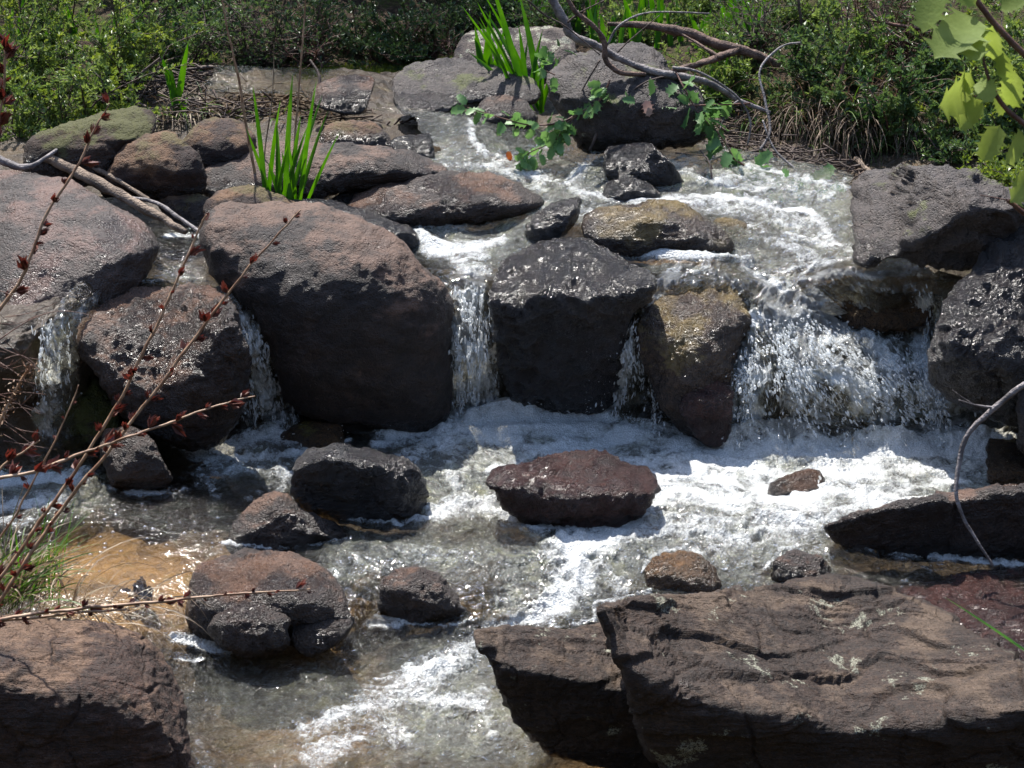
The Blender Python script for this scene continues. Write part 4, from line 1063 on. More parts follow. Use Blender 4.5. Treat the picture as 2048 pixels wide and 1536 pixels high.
def tube(buf, path, rad, sides=6, wob=0.0, seed=0):
    P = np.array([np.array(p, float) for p in path])
    n = len(P)
    r = np.interp(np.linspace(0, 1, n), np.linspace(0, 1, len(rad)), rad) if hasattr(rad, '__len__') else np.full(n, rad)
    T = np.gradient(P, axis=0)
    T /= np.linalg.norm(T, axis=1)[:, None] + 1e-9
    _, u, _ = frame(T[0])
    V = np.zeros((n, sides, 3))
    an = np.arange(sides) / sides * 2 * np.pi
    for i in range(n):
        u = u - T[i] * (u @ T[i]); u /= np.linalg.norm(u) + 1e-9
        v = np.cross(T[i], u)
        rr = r[i] * np.ones(sides)
        if wob: rr = rr * (1 + wob * perlin(np.stack([np.cos(an) * 1.5, np.sin(an) * 1.5, np.full(sides, i * .6 + seed)], -1)))
        V[i] = P[i] + (np.cos(an)[:, None] * u + np.sin(an)[:, None] * v) * rr[:, None]
    i, j = np.meshgrid(np.arange(n - 1), np.arange(sides), indexing='ij')
    j2 = (j + 1) % sides
    q = np.stack([i * sides + j, i * sides + j2, (i + 1) * sides + j2, (i + 1) * sides + j], -1).reshape(-1, 4)
    caps = [[0, k + 1, k] for k in range(1, sides - 1)] + [[(n - 1) * sides, (n - 1) * sides + k, (n - 1) * sides + k + 1] for k in range(1, sides - 1)]
    buf.add(V, q, caps)


def path_px(pts, n=8):
    """(px, py, Y) knots -> smooth world path"""
    W = [at(*p) for p in pts]
    return catmull([list(p) for p in W], n, closed=False)


def leaflets(buf, c, d, nrm, L, Wd, fold=.25):
    """many small folded leaves: base c, direction d, face normal nrm"""
    c, d, nrm = (np.asarray(x, float) for x in (c, d, nrm))
    d = d / (np.linalg.norm(d, axis=1)[:, None] + 1e-9)
    s = np.cross(d, nrm); s /= np.linalg.norm(s, axis=1)[:, None] + 1e-9
    u = np.cross(s, d)
    L = np.broadcast_to(L, len(c))[:, None]; Wd = np.broadcast_to(Wd, len(c))[:, None]
    a = c; m = c + d * L * .48
    l = m + s * Wd * .5 + u * Wd * fold; r = m - s * Wd * .5 + u * Wd * fold
    tip = c + d * L - u * L * .12
    V = np.stack([a, l, tip, r], 1).reshape(-1, 3)
    k = np.arange(len(c))[:, None] * 4
    buf.add(V, None, np.vstack([k + [0, 2, 1], k + [0, 3, 2]]))


def unit(n, r):
    v = r.normal(size=(n, 3))
    return v / np.linalg.norm(v, axis=1)[:, None]


def blade(buf, base, d, L, wd, bend=.5, side=None, n=9, fold=.25, twist=0.0):
    """one strap leaf / grass blade curving over under its own weight"""
    d = np.array(d, float); d /= np.linalg.norm(d)
    base = np.array(base, float)
    hz = np.array([d[0], d[1], 0]); hn = np.linalg.norm(hz)
    hz = hz / hn if hn > 1e-3 else np.array([1.0, 0, 0])
    p = base.copy(); P = [p.copy()]; D = [d.copy()]
    for i in range(n):
        d = d + np.array([0, 0, -1.0]) * bend * ((i + 1) / n) ** 1.5 * (2.2 / n) + hz * bend * (.6 / n)
        d /= np.linalg.norm(d)
        p = p + d * L / n
        P.append(p.copy()); D.append(d.copy())
    P = np.array(P); D = np.array(D)
    s0 = np.cross(D[0], [0, 0, 1.0]) if side is None else np.array(side, float)
    if np.linalg.norm(s0) < 1e-3: s0 = np.array([1.0, 0, 0])
    V = []
    for i in range(n + 1):
        s = s0 - D[i] * (s0 @ D[i]); s /= np.linalg.norm(s) + 1e-9
        u = np.cross(s, D[i])
        if twist:
            a = twist * i / n; s, u = s * math.cos(a) + u * math.sin(a), u * math.cos(a) - s * math.sin(a)
        t = i / n
        w_ = wd * (min(1, .55 + t * 1.2)) * (1 - t ** 3.2) * .5 + wd * .01
        V += [P[i] - s * w_ + u * w_ * fold * 2, P[i], P[i] + s * w_ + u * w_ * fold * 2]
    k = np.arange(n)[:, None] * 3
    buf.add(V, np.vstack([k + [0, 1, 4, 3], k + [1, 2, 5, 4]]))


M_leaf = [
    simple_mat('fresh green shrub leaf', (0.085, 0.145, 0.038), (0.17, 0.235, 0.072), .4, 9, transl=.35),
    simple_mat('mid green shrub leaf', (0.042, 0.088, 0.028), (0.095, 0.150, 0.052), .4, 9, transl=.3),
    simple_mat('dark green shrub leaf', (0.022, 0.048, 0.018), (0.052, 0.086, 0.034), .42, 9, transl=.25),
    simple_mat('yellow green shrub leaf', (0.12, 0.18, 0.035), (0.19, 0.25, 0.055), .4, 9, transl=.35),
]
M_iris = simple_mat('bright strap leaf', (0.030, 0.115, 0.012), (0.065, 0.19, 0.022), .38, 14, transl=.45)
M_grass = simple_mat('green grass blade', (0.05, 0.11, 0.02), (0.11, 0.17, 0.04), .45, 14, transl=.3)
M_straw = simple_mat('dry straw grass', (0.14, 0.10, 0.065), (0.33, 0.27, 0.19), .6, 20, transl=.2)
M_thatch = simple_mat('brown dead grass', (0.065, 0.042, 0.028), (0.19, 0.14, 0.095), .7, 20, transl=.15)
M_twig = simple_mat('dark brown twig', (0.035, 0.022, 0.018), (0.10, 0.070, 0.055), .7, 25, bump=.003)
M_redtwig = simple_mat('red brown twig', (0.06, 0.025, 0.018), (0.14, 0.07, 0.05), .6, 25, bump=.002)
M_greybark = simple_mat('grey branch bark', (0.085, 0.075, 0.075), (0.24, 0.215, 0.21), .65, 30, bump=.006)
M_palewood = simple_mat('weathered pale wood', (0.10, 0.07, 0.05), (0.27, 0.20, 0.145), .7, 22, bump=.008)
M_brownbark = simple_mat('brown stringy bark', (0.05, 0.03, 0.022), (0.16, 0.10, 0.075), .75, 30, bump=.008)
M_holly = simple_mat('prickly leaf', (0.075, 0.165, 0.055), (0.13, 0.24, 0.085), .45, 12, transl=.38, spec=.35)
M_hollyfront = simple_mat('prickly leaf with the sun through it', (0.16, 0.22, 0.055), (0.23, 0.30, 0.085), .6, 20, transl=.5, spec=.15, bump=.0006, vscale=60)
M_stalk = simple_mat('tan dead stalk', (0.19, 0.10, 0.055), (0.36, 0.24, 0.15), .5, 40)
M_bract = simple_mat('red brown seed bract', (0.055, 0.020, 0.015), (0.15, 0.050, 0.032), .42, 60, transl=.25)


def shrub(name, label, base, crown, rad, nleaf, mat, stem_mat, leafL=.013, group=None, nst=9, seed=0, upward=.5, dens=1.0, cat='shrub', tipmat=None, stemr=.005):
    r = np.random.default_rng(seed + 500)
    base = np.array(base, float); crown = np.array(crown, float); rad = np.array(rad, float)
    root = empty(name, base)
    tag(root, label, cat, group)
    sb = Buf(); lb = Buf(); tb = Buf()
    twigs = []
    for i in range(nst):
        tgt = crown + unit(1, r)[0] * rad * r.uniform(.35, 1.0)
        mid = base * .5 + tgt * .5 + unit(1, r)[0] * rad * .25
        b0 = base + r.normal(size=3) * [.04, .04, .0]
        b0[2] = base[2] - .03
        p = catmull([b0, b0 * .7 + mid * .3 + r.normal(size=3) * .015, mid, tgt], 6, closed=False)
        tube(sb, p, [stemr * r.uniform(.7, 1.3), stemr * .3], 5)
        k = int(14 * dens)
        for j in range(k):
            s = p[int(len(p) * r.uniform(.25, .98))]
            d = unit(1, r)[0] * [1, 1, .7] + [0, 0, upward]
            d /= np.linalg.norm(d)
            ln = r.uniform(.35, 1.0) * rad.mean() * .75
            e = s + d * ln
            m_ = (s + e) / 2 + r.normal(size=3) * ln * .08
            e = crown + (e - crown) / max(1, np.linalg.norm((e - crown) / rad) / 1.12)
            tp = catmull([s, m_, e], 4, closed=False)
            tube(sb, tp, [stemr * .3, stemr * .12], 4)
            twigs.append(tp)
    per = max(3, int(nleaf / len(twigs)))
    for q, tp in enumerate(twigs):
        t = np.clip(r.uniform(.15, 1.02, per), 0, 1) * (len(tp) - 1)
        i0 = np.clip(t.astype(int), 0, len(tp) - 2); f = (t - i0)[:, None]
        c = tp[i0] * (1 - f) + tp[i0 + 1] * f
        ax = tp[-1] - tp[0]; ax /= np.linalg.norm(ax) + 1e-9
        d = unit(per, r) + ax * .9 + [0, 0, .25]
        L = leafL * r.uniform(.6, 1.25, per)
        leaflets(tb if (tipmat is not None and q % 4 == 0) else lb, c, d, unit(per, r) + [0, 0, 1.0], L, L * r.uniform(.38, .6))
    sb.build('stems', stem_mat, root)
    lb.build('foliage', mat, root, smooth=False)
    if tb.n: tb.build('young_foliage', tipmat, root, smooth=False)
    return root


def px_shrub(label, bpx, cpx, Y, rpx, nleaf, mat, seed, Yd=.22, **kw):
    nleaf = int(nleaf * 1.7) if nleaf > 600 else nleaf
    rpx = (rpx[0] * 1.15, rpx[1] * 1.25)
    kw['leafL'] = kw.get('leafL', .013) * 1.45
    """base and crown given where they are seen, at distance Y"""
    Y = min(hit(bpx[0], bpx[1]), 8.6) if kw.pop('land', True) else Y
    b = np.array(at(bpx[0], bpx[1], Y))
    c = np.array(at(cpx[0], cpx[1], Y + kw.pop('dY', 0)))
    s = Y / F * 1.02
    return shrub('shrub', label, b, c, (rpx[0] * s, Yd, rpx[1] * s), nleaf, mat, kw.pop('stem', M_twig), seed=seed, **kw)


# ---- left bank
px_shrub('leafy light green shrub at the left edge above the mossy ledge', (60, 330), (70, 215), 6.35, (120, 100), 2600, M_leaf[0], 1, tipmat=M_leaf[3])
px_shrub('airy light green shrub on the left bank, tips nearly touching the broad upright leaves', (140, 300), (235, 165), 6.5, (130, 90), 2600, M_leaf[0], 2, tipmat=M_leaf[3])
px_shrub('dense light green shrub in the top left corner', (40, 180), (50, 50), 6.9, (120, 110), 2800, M_leaf[0], 3, tipmat=M_leaf[3])
px_shrub('light green shrub along the top edge, right of the top left corner shrub', (230, 190), (230, 40), 7.0, (130, 90), 2800, M_leaf[0], 4, tipmat=M_leaf[3])
px_shrub('yellowish shrub tips reaching right along the top edge on the left bank', (280, 170), (350, 70), 7.1, (90, 80), 1600, M_leaf[1], 5, tipmat=M_leaf[3])
px_shrub('low feathery dark green shrub below the leafy light green shrub at the left edge', (50, 330), (60, 285), 6.1, (85, 50), 2400, M_leaf[1], 6, leafL=.010, nst=12)
px_shrub('sparse young green shrub sprouting from the mossy ledge', (120, 300), (140, 230), 6.2, (60, 60), 900, M_leaf[0], 7)
# ---- middle back
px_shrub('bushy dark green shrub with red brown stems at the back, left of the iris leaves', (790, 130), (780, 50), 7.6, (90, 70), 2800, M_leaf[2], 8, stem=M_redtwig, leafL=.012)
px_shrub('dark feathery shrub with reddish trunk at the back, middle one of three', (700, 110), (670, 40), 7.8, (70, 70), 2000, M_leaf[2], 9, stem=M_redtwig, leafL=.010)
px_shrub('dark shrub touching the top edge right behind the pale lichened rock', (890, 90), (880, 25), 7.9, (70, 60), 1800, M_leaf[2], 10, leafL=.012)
px_shrub('bare tangled grey brown shrub behind the far pool', (520, 150), (500, 60), 7.5, (110, 80), 240, M_leaf[1], 11, nst=22, dens=1.6)
px_shrub('twiggy brown shrub left of the bare tangled one, with few leaves', (410, 150), (400, 70), 7.4, (60, 70), 500, M_leaf[1], 12, nst=12, dens=1.4)
# ---- right bank
px_shrub('green shrub with small leaves above the drooping dead grass, nearest the stream', (1560, 300), (1600, 215), 6.5, (110, 65), 2400, M_leaf[1], 13, tipmat=M_leaf[0])
px_shrub('bushy green shrub directly above the angular dark boulder', (1790, 290), (1800, 190), 6.4, (130, 80), 3400, M_leaf[1], 14, stem=M_redtwig)
px_shrub('wide green shrub behind the prickly front branch on the right edge', (1960, 280), (1960, 190), 6.3, (120, 100), 3200, M_leaf[1], 15, tipmat=M_leaf[3])
px_shrub('light green shrub in the top right corner', (1980, 160), (1960, 50), 6.9, (130, 90), 3000, M_leaf[0], 16, tipmat=M_leaf[3])
px_shrub('upright bright green shrub at the top edge left of the reddish thicket', (1700, 170), (1690, 60), 6.9, (70, 100), 2200, M_leaf[0], 17)
px_shrub('bare reddish thicket at the top edge on the right', (1850, 130), (1840, 50), 7.0, (100, 60), 150, M_leaf[1], 18, stem=M_redtwig, nst=22, dens=1.8)
px_shrub('dark bare thicket of thin upright twigs at the top edge, centre right', (1500, 150), (1500, 60), 6.9, (80, 100), 260, M_leaf[1], 19, stem=M_twig, nst=18, dens=1.6)
px_shrub('small sprawling green shrub beneath the thick brown dead branch', (1440, 190), (1420, 120), 6.9, (90, 50), 1500, M_leaf[0], 20)
px_shrub('tiny bright green sprout at the foot of the drooping dead grass', (1555, 330), (1560, 315), 6.15, (28, 18), 140, M_leaf[0], 21, nst=4, dens=.5)
px_shrub('yellow green sprig hanging over the right end of the angular dark boulder', (2050, 370), (1990, 350), 5.75, (60, 40), 700, M_leaf[3], 22, nst=6, land=False)
px_shrub('green seedlings low on the right bank between dead grass and prickly branch', (1880, 330), (1880, 290), 6.2, (60, 40), 800, M_leaf[1], 23, nst=6)
px_shrub('tall airy green shrub rising out of the top edge at the far left', (90, 120), (120, -20), 7.0, (130, 90), 2600, M_leaf[0], 31, tipmat=M_leaf[3])
px_shrub('green shrub overhanging the left bank pool below the top edge', (330, 150), (330, 60), 7.0, (80, 70), 1800, M_leaf[1], 32)
px_shrub('dense green shrub on the right edge behind the close prickly leaves', (2020, 250), (2030, 120), 6.6, (90, 110), 3000, M_leaf[0], 33)
px_shrub('green shrub between the bare thicket and the dense right edge shrub', (1860, 210), (1860, 130), 6.7, (90, 70), 2400, M_leaf[1], 34)
px_shrub('small leaved green shrub right of the dark bare thicket', (1620, 200), (1620, 120), 6.7, (80, 70), 2200, M_leaf[1], 35)
px_shrub('brown tangled shrub spreading along the top edge above the bushy green one', (1780, 150), (1770, 20), 6.9, (110, 70), 500, M_leaf[1], 36, stem=M_redtwig, nst=20, dens=1.7)
px_shrub('green shrub at the top edge above the thick brown dead branch', (1380, 60), (1380, 0), 7.4, (100, 50), 1800, M_leaf[0], 37)
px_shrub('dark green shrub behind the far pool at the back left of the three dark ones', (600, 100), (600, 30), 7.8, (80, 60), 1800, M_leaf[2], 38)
px_shrub('green shrub at the top edge between the far pool thicket and the left shrubs', (430, 60), (430, 10), 7.6, (90, 50), 1800, M_leaf[1], 39)
px_shrub('loose twiggy green shrub right behind the pale lichened rock at the top edge', (1120, 75), (1110, 20), 7.6, (90, 50), 1500, M_leaf[1], 41, nst=12)
px_shrub('pale green weedy shrub under the forked branch at the top edge', (1260, 90), (1270, 40), 7.4, (90, 50), 1500, M_leaf[0], 42, nst=12)
px_shrub('straggling shrub of brown stems left of the dead branch fork', (1460, 150), (1480, 80), 7.0, (90, 70), 700, M_leaf[1], 43, stem=M_redtwig, nst=18, dens=1.5)
px_shrub('low green shrub at the right edge touching the end of the angular boulder', (2000, 330), (2010, 270), 6.0, (90, 55), 1800, M_leaf[1], 44)
px_shrub('loose green shrub spilling down the right bank over the dead grass', (1740, 270), (1720, 235), 6.3, (90, 45), 1600, M_leaf[1], 45)
px_shrub('shrub at the top edge right of the dark bare thicket, airy and pale green', (1590, 60), (1580, 5), 7.4, (100, 45), 1800, M_leaf[0], 51, nst=12)
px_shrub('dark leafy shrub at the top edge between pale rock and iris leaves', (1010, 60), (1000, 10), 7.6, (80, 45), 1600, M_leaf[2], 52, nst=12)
px_shrub('brown twiggy shrub at the back between the dark three and the far pool thicket', (620, 130), (620, 70), 7.4, (70, 60), 500, M_leaf[2], 53, nst=16, dens=1.5, stem=M_redtwig)
px_shrub('tangle of bare red brown stems above the moss at the back', (850, 110), (840, 70), 7.4, (80, 55), 400, M_leaf[2], 54, nst=16, dens=1.5, stem=M_redtwig)
px_shrub('bare brown tangle in front of the yellowish tips on the left bank', (300, 170), (320, 120), 6.9, (70, 50), 300, M_leaf[1], 55, nst=14, dens=1.4, stem=M_twig)
# ---- scrub filling the back, nothing tells these apart
for i in range(34):
    px_ = -60 + i * 66 + rng.uniform(-25, 25)
    Y = 8.0 + (i % 3) * .35 + rng.uniform(-.1, .2)
    x = (px_ - 1024) / F * Y * 1.02
    gz = float(ground_z(x, Y))
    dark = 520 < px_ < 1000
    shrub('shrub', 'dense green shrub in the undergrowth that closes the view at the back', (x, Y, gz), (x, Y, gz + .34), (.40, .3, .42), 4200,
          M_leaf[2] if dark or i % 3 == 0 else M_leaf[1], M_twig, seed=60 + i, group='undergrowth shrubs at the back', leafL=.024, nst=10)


for i in range(14):      # the same scrub on the flanks
    sx = -1 if i % 2 else 1
    x = sx * (2.0 + .28 * (i // 2) + rng.uniform(0, .2)); Y = 5.6 + (i // 2) * .38 + rng.uniform(-.2, .2)
    gz = float(ground_z(x, Y))
    shrub('shrub', 'dense green shrub in the undergrowth that closes the view at the back', (x, Y, gz), (x, Y, gz + .3), (.36, .3, .34), 1800,
          M_leaf[i % 3], M_twig, seed=160 + i, group='undergrowth shrubs at the back', leafL=.022, nst=9)


def tree(label, x, Y, h, seed):  # trees out of view, added to throw dappled shade on the back bank
    r = np.random.default_rng(seed)
    z0 = float(ground_z(x, Y))
    root = empty('shade_tree', (x, Y, z0)); tag(root, label, 'tree')
    top = np.array([x + r.uniform(-.2, .2), Y - .3, z0 + h])
    b = Buf(); tube(b, catmull([(x, Y, z0 - .1), (x + .05, Y, z0 + h * .4), top], 8, closed=False), [.06, .045, .025], 9, .3, seed); b.build('trunk', M_greybark, root)
    lb = Buf(); bb = Buf()
    for i in range(16):
        s = np.array([x, Y, z0]) * (1 - .6) + top * .6 + (top - [x, Y, z0]) * r.uniform(-.2, .4)
        e = s + unit(1, r)[0] * [.8, .7, .35] + [0, 0, .25]
        tube(bb, catmull([s, (s + e) / 2 + [0, 0, .08], e], 5, closed=False), [.018, .005], 5)
        n = 420
        cc = e + r.normal(size=(n, 3)) * [.26, .26, .13]
        leaflets(lb, cc, unit(n, r) + [0, 0, -.3], unit(n, r) + [0, 0, .7], .045 * r.uniform(.6, 1.2, n), .02)
    bb.build('limbs', M_greybark, root); lb.build('crown', M_leaf[1], root, smooth=False)


tree('unseen leafy tree added to shade the bank, behind the three dark shrubs', -1.0, 9.4, 2.3, 1)
tree('unseen leafy tree added to shade the bank, behind the dead branch', 1.0, 9.6, 2.2, 2)
tree('unseen leafy tree added to shade the bank, beyond the top left corner shrubs', -2.9, 9.2, 2.2, 3)


def strap_clump(name, label, px, py, Y, n, Lpx, wd, lean=.16, mat=None, seed=0, cat='strap plant', spread=.03, bend=.25, dirs=None, group=None):
    r = np.random.default_rng(seed + 900)
    b = np.array(at(px, py, Y))
    root = empty(name, b)
    tag(root, label, cat, group)
    for i in range(n):
        buf = Buf()
        a = r.uniform(0, 2 * np.pi)
        ln = lean * r.uniform(.2, 1.0)
        d = [math.cos(a) * ln, math.sin(a) * ln * .6, 1.0] if dirs is None else dirs[i][:3]
        L = (Lpx * r.uniform(.55, 1.0) if dirs is None else dirs[i][3]) * Y / F
        o = b + np.array([r.uniform(-1, 1) * spread, r.uniform(-1, 1) * spread * .6, -.02])
        blade(buf, o, d, L, wd * r.uniform(.8, 1.15), bend * r.uniform(.3, 1.5), side=[math.cos(r.uniform(-.7, .7)), math.sin(r.uniform(-.7, .7)), 0], n=11, twist=r.uniform(-.5, .5))
        buf.build('leaf', mat or M_iris, root)
    return root


strap_clump('iris_clump', 'bright green sword leaved clump growing behind the giant boulder', 565, 415, 5.60, 15, 0, .016, seed=1, spread=.055, bend=.12, dirs=[
    (-.30, 0, 1, 190), (-.12, 0, 1, 140), (-.02, 0, 1, 270), (.06, .1, 1, 290), (.10, 0, 1, 240), (.28, 0, 1, 235), (.34, .1, 1, 200), (.42, 0, 1, 190), (.16, .1, 1, 210),
    (-.05, -.1, 1, 170), (.22, -.1, 1, 170), (.0, .1, 1, 200), (-.22, 0, 1, 120), (.30, .2, 1, 260), (.12, -.1, 1, 300)])
strap_clump('iris_clump', 'pair of broad upright green leaves on the debris beside the far pool', 355, 215, 6.42, 4, 0, .030, seed=2, spread=.012, bend=.1, dirs=[
    (-.22, 0, 1, 125), (.20, 0, 1, 150), (-.1, .2, 1, 100), (.5, 0, .8, 40)])
strap_clump('iris_clump', 'short broad green leaves standing on the moss in front of the pale lichened rock', 975, 178, 6.5, 5, 0, .028, seed=3, spread=.02, bend=.1, dirs=[
    (-.22, 0, 1, 120), (.05, 0, 1, 170), (.2, 0, 1, 150), (.02, .1, 1, 100), (-.1, 0, 1, 140)])
strap_clump('iris_clump', 'tall arching green strap leaves with a dark tangled foot right of the mossy patch', 1065, 212, 6.42, 16, 0, .020, seed=4, spread=.05, bend=.22, dirs=[
    (-.45, 0, 1, 250), (-.35, 0, 1, 290), (-.6, 0, 1, 260), (-.2, 0, 1, 200), (-.05, 0, 1, 180), (.1, 0, 1, 170), (.05, .1, 1, 150), (-.3, -.1, 1, 220), (-.5, .1, 1, 230),
    (-.15, .1, 1, 240), (-.7, 0, .9, 170), (.2, 0, 1, 120), (-.25, 0, 1, 300), (-.4, .1, 1, 200), (0, 0, 1, 130), (-.9, 0, .5, 120)])
strap_clump('iris_clump', 'slim bright strap leaves rising from dry litter under the brown dead branch', 1428, 210, 6.6, 7, 130, .014, .12, seed=5)
for k, (px_, py_, Y_, n_, L_) in enumerate([(1190, 110, 7.5, 6, 120), (1260, 100, 7.6, 7, 130), (1340, 95, 7.7, 6, 120), (1420, 90, 7.8, 6, 110),
                                         (1160, 70, 8.0, 8, 140), (1290, 60, 8.1, 9, 160), (1480, 70, 7.9, 8, 140), (130, 110, 7.3, 8, 130), (240, 120, 7.3, 8, 130), (310, 130, 7.5, 7, 150), (20, 100, 7.2, 7, 140),
                                         (990, 40, 8.0, 7, 120), (1060, 40, 8.0, 7, 120), (1230, 140, 7.3, 6, 90)]):
    strap_clump('iris_clump', 'bright green strap leaved clump among the stand at the back', px_, py_, min(hit(px_, py_), 8.4), n_, L_, .022, .22, seed=20 + k, spread=.06, group='strap leaved clumps at the back')


def grass_tuft(name, label, base, n, L, wd, mat, seed, lean=.9, bend=1.0, cat='grass tuft', spread=.05, bias=(0, 0, 0), parts=None, group=None):
    r = np.random.default_rng(seed + 300)
    root = empty(name, base)
    tag(root, label, cat, group)
    for pn, share, m in (parts or [('blades', 1.0, mat)]):
        buf = Buf()
        for i in range(int(n * share)):
            a = r.uniform(0, 2 * np.pi); ln = lean * r.uniform(.1, 1)
            d = np.array([math.cos(a) * ln, math.sin(a) * ln, 1.0]) + np.array(bias) * r.uniform(.3, 1.3)
            o = np.array(base) + [r.normal() * spread, r.normal() * spread * .6, -.02]
            blade(buf, o, d, L * r.uniform(.45, 1.1), wd * r.uniform(.6, 1.2), bend * r.uniform(.3, 1.6), n=8, twist=r.uniform(-1.5, 1.5))
        buf.build(pn, m, root)
    return root


# dead grass drooping over the right bank
for k, (px_, py_, Y_, L_) in enumerate([(1560, 250, 6.45, .30), (1610, 240, 6.42, .34), (1660, 245, 6.35, .34), (1710, 250, 6.3, .34), (1760, 255, 6.28, .32), (1810, 265, 6.25, .3), (1860, 270, 6.25, .28),
                                        (1590, 280, 6.35, .24), (1690, 285, 6.25, .26), (1520, 270, 6.5, .22), (1900, 280, 6.2, .24), (1640, 215, 6.6, .3), (1730, 220, 6.5, .3)]):
    grass_tuft('grass_tuft', 'brown dead grass tuft drooping down the right bank towards the water', np.array(at(px_, py_, hit(px_, py_))), 110, L_, .0035, M_thatch, 40 + k, lean=.7, bend=1.9,
               bias=(-.1, -.9, -.1), spread=.06, parts=[('dead_blades', .85, M_thatch), ('green_blades', .15, M_grass)], group='dead grass tufts on the right bank')
# dry sedge on the debris pile
for k, (px_, py_, Y_, lab) in enumerate([(360, 232, 6.40, 'pale sedge hanging from the foot of the broad upright leaves'), (450, 235, 6.42, 'pale sedge drooping over the dark red rock'),
                                         (560, 250, 6.4, 'green and straw sedge on the debris pile behind the sword leaved clump'), (640, 245, 6.45, 'thin sedge at the right end of the debris pile')]):
    grass_tuft('sedge_tuft', lab, np.array(at(px_, py_, Y_)), 80, .17, .0045, M_straw, 60 + k, lean=.9, bend=2.0, bias=(.2, -.7, 0),
               parts=[('dead_blades', .7, M_straw), ('green_blades', .3, M_grass)], cat='sedge')
grass_tuft('grass_tuft', 'little yellow green grass sprig on the debris edge by the water', np.array(at(775, 272, 6.4)), 14, .07, .005, M_iris, 70, lean=.4, bias=(.8, 0, 0), spread=.01, bend=.3)
grass_tuft('grass_tuft', 'loose dry grass arching over the shoulders of the giant boulder', np.array(at(620, 405, 5.75)), 26, .26, .003, M_straw, 71, lean=1.4, bend=1.6, spread=.12)
grass_tuft('grass_tuft', 'few dry grass arcs beside the long low brown boulder', np.array(at(470, 390, 5.8)), 12, .2, .003, M_straw, 72, lean=1.4, bend=1.8, spread=.05)

# front left tuft on the corner boulder
tb = np.array(at(-10, 1195, 3.72))
grass_tuft('grass_tuft', 'big tuft of green and straw grass growing on the lower left corner boulder', tb, 150, .25, .0052, M_grass, 80, lean=.8, bend=.75, bias=(.55, 0, 0), spread=.05,
           parts=[('green_blades', .6, M_grass), ('dead_blades', .4, M_straw)])
grass_tuft('grass_tuft', 'straw coloured grass draping over the corner boulder into the stream', np.array(at(170, 1215, 3.75)), 52, .27, .0034, M_straw, 81, lean=.7, bend=1.9, bias=(1.1, -.35, -.2), spread=.05)
grass_tuft('grass_tuft', 'few upright thin green blades in front of the left pool', np.array(at(60, 1180, 3.9)), 12, .26, .006, M_iris, 82, lean=.25, bend=.15, bias=(.1, 0, 0), spread=.06)
gb = Buf()
blade(gb, at(2110, 1345, 3.3), np.array(at(1880, 1185, 3.35)) - np.array(at(2110, 1345, 3.3)), .24, .011, .02, n=10)
tag(gb.build('grass_blade', M_iris), 'single long green blade with an orange tip pointing at the wet red rock', 'grass blade')  # a single blade of grass


# ------------------------------------------------------------------ branches, logs and sticks
def stick(name, label, pts, rad, mat, cat, sides=8, side_twigs=(), wob=.35, seed=0):
    p = path_px(pts, 8)
    p = p + 0.25 * (rad[0] if hasattr(rad, '__len__') else rad) * np.stack([perlin(p * 22 + seed), perlin(p * 22 + 40 + seed), perlin(p * 22 + 80 + seed)], -1)
    if not side_twigs:
        b = Buf(); tube(b, p, rad, sides, wob, seed)
        return tag(b.build(name, mat), label, cat)
    root = empty(name, p[0]); tag(root, label, cat)
    b = Buf(); tube(b, p, rad, sides, wob, seed); b.build('main_stem', mat, root)
    for q, (tp, tr) in enumerate(side_twigs):
        b = Buf(); tube(b, path_px(tp, 6), tr, 6, wob, seed + q + 1); b.build('side_twig', mat, root)
    return root


stick('fallen_branch', 'straight pale stripped branch lying from the mossy ledge down to the left channel', [(75, 308, 5.66), (150, 342, 5.6), (250, 395, 5.5), (330, 440, 5.42), (372, 464, 5.38)], [.013, .016, .013, .008], M_palewood, 'branch', 9)
stick('fallen_branch', 'thinner brown branch lying just above the straight pale stripped one', [(95, 298, 5.72), (160, 322, 5.66), (230, 358, 5.6), (300, 400, 5.52)], [.008, .008, .005], M_palewood, 'branch')
stick('fallen_branch', 'thin bent grey stick ending in the foam of the left channel', [(262, 396, 5.54), (310, 405, 5.5), (350, 430, 5.44), (400, 464, 5.36)], [.005, .006, .005], M_greybark, 'stick')
stick('fallen_branch', 'curved grey root lying on the left edge boulder', [(-40, 298, 5.62), (10, 324, 5.6), (50, 336, 5.58), (85, 320, 5.6), (130, 288, 5.66)], [.011, .012, .009, .006, .004], M_greybark, 'root')
for k, (lab, pts) in enumerate([
    ('dark forked twig standing by the broad upright leaves', [(272, 270, 6.3), (275, 215, 6.35), (262, 175, 6.4), (285, 145, 6.4), (320, 115, 6.42)]),
    ('long grey stick lying across the top of the debris pile', [(185, 182, 6.6), (260, 200, 6.5), (330, 235, 6.4)]),
    ('dark curved stick arching above the debris pile', [(595, 250, 6.4), (625, 225, 6.4), (640, 160, 6.45), (620, 120, 6.5)]),
    ('forked dark stick at the right end of the debris pile', [(600, 170, 6.5), (625, 200, 6.45), (670, 180, 6.45)]),
    ('thin bare twig crossing the far pool', [(370, 140, 6.7), (420, 134, 6.7), (440, 138, 6.7)]),
    ('dark stick lying on the flat grey slab', [(812, 222, 6.45), (840, 190, 6.6), (866, 168, 6.75)])]):
    stick('twig', lab, pts, [.005, .006, .003], M_twig, 'twig', 6, seed=k)


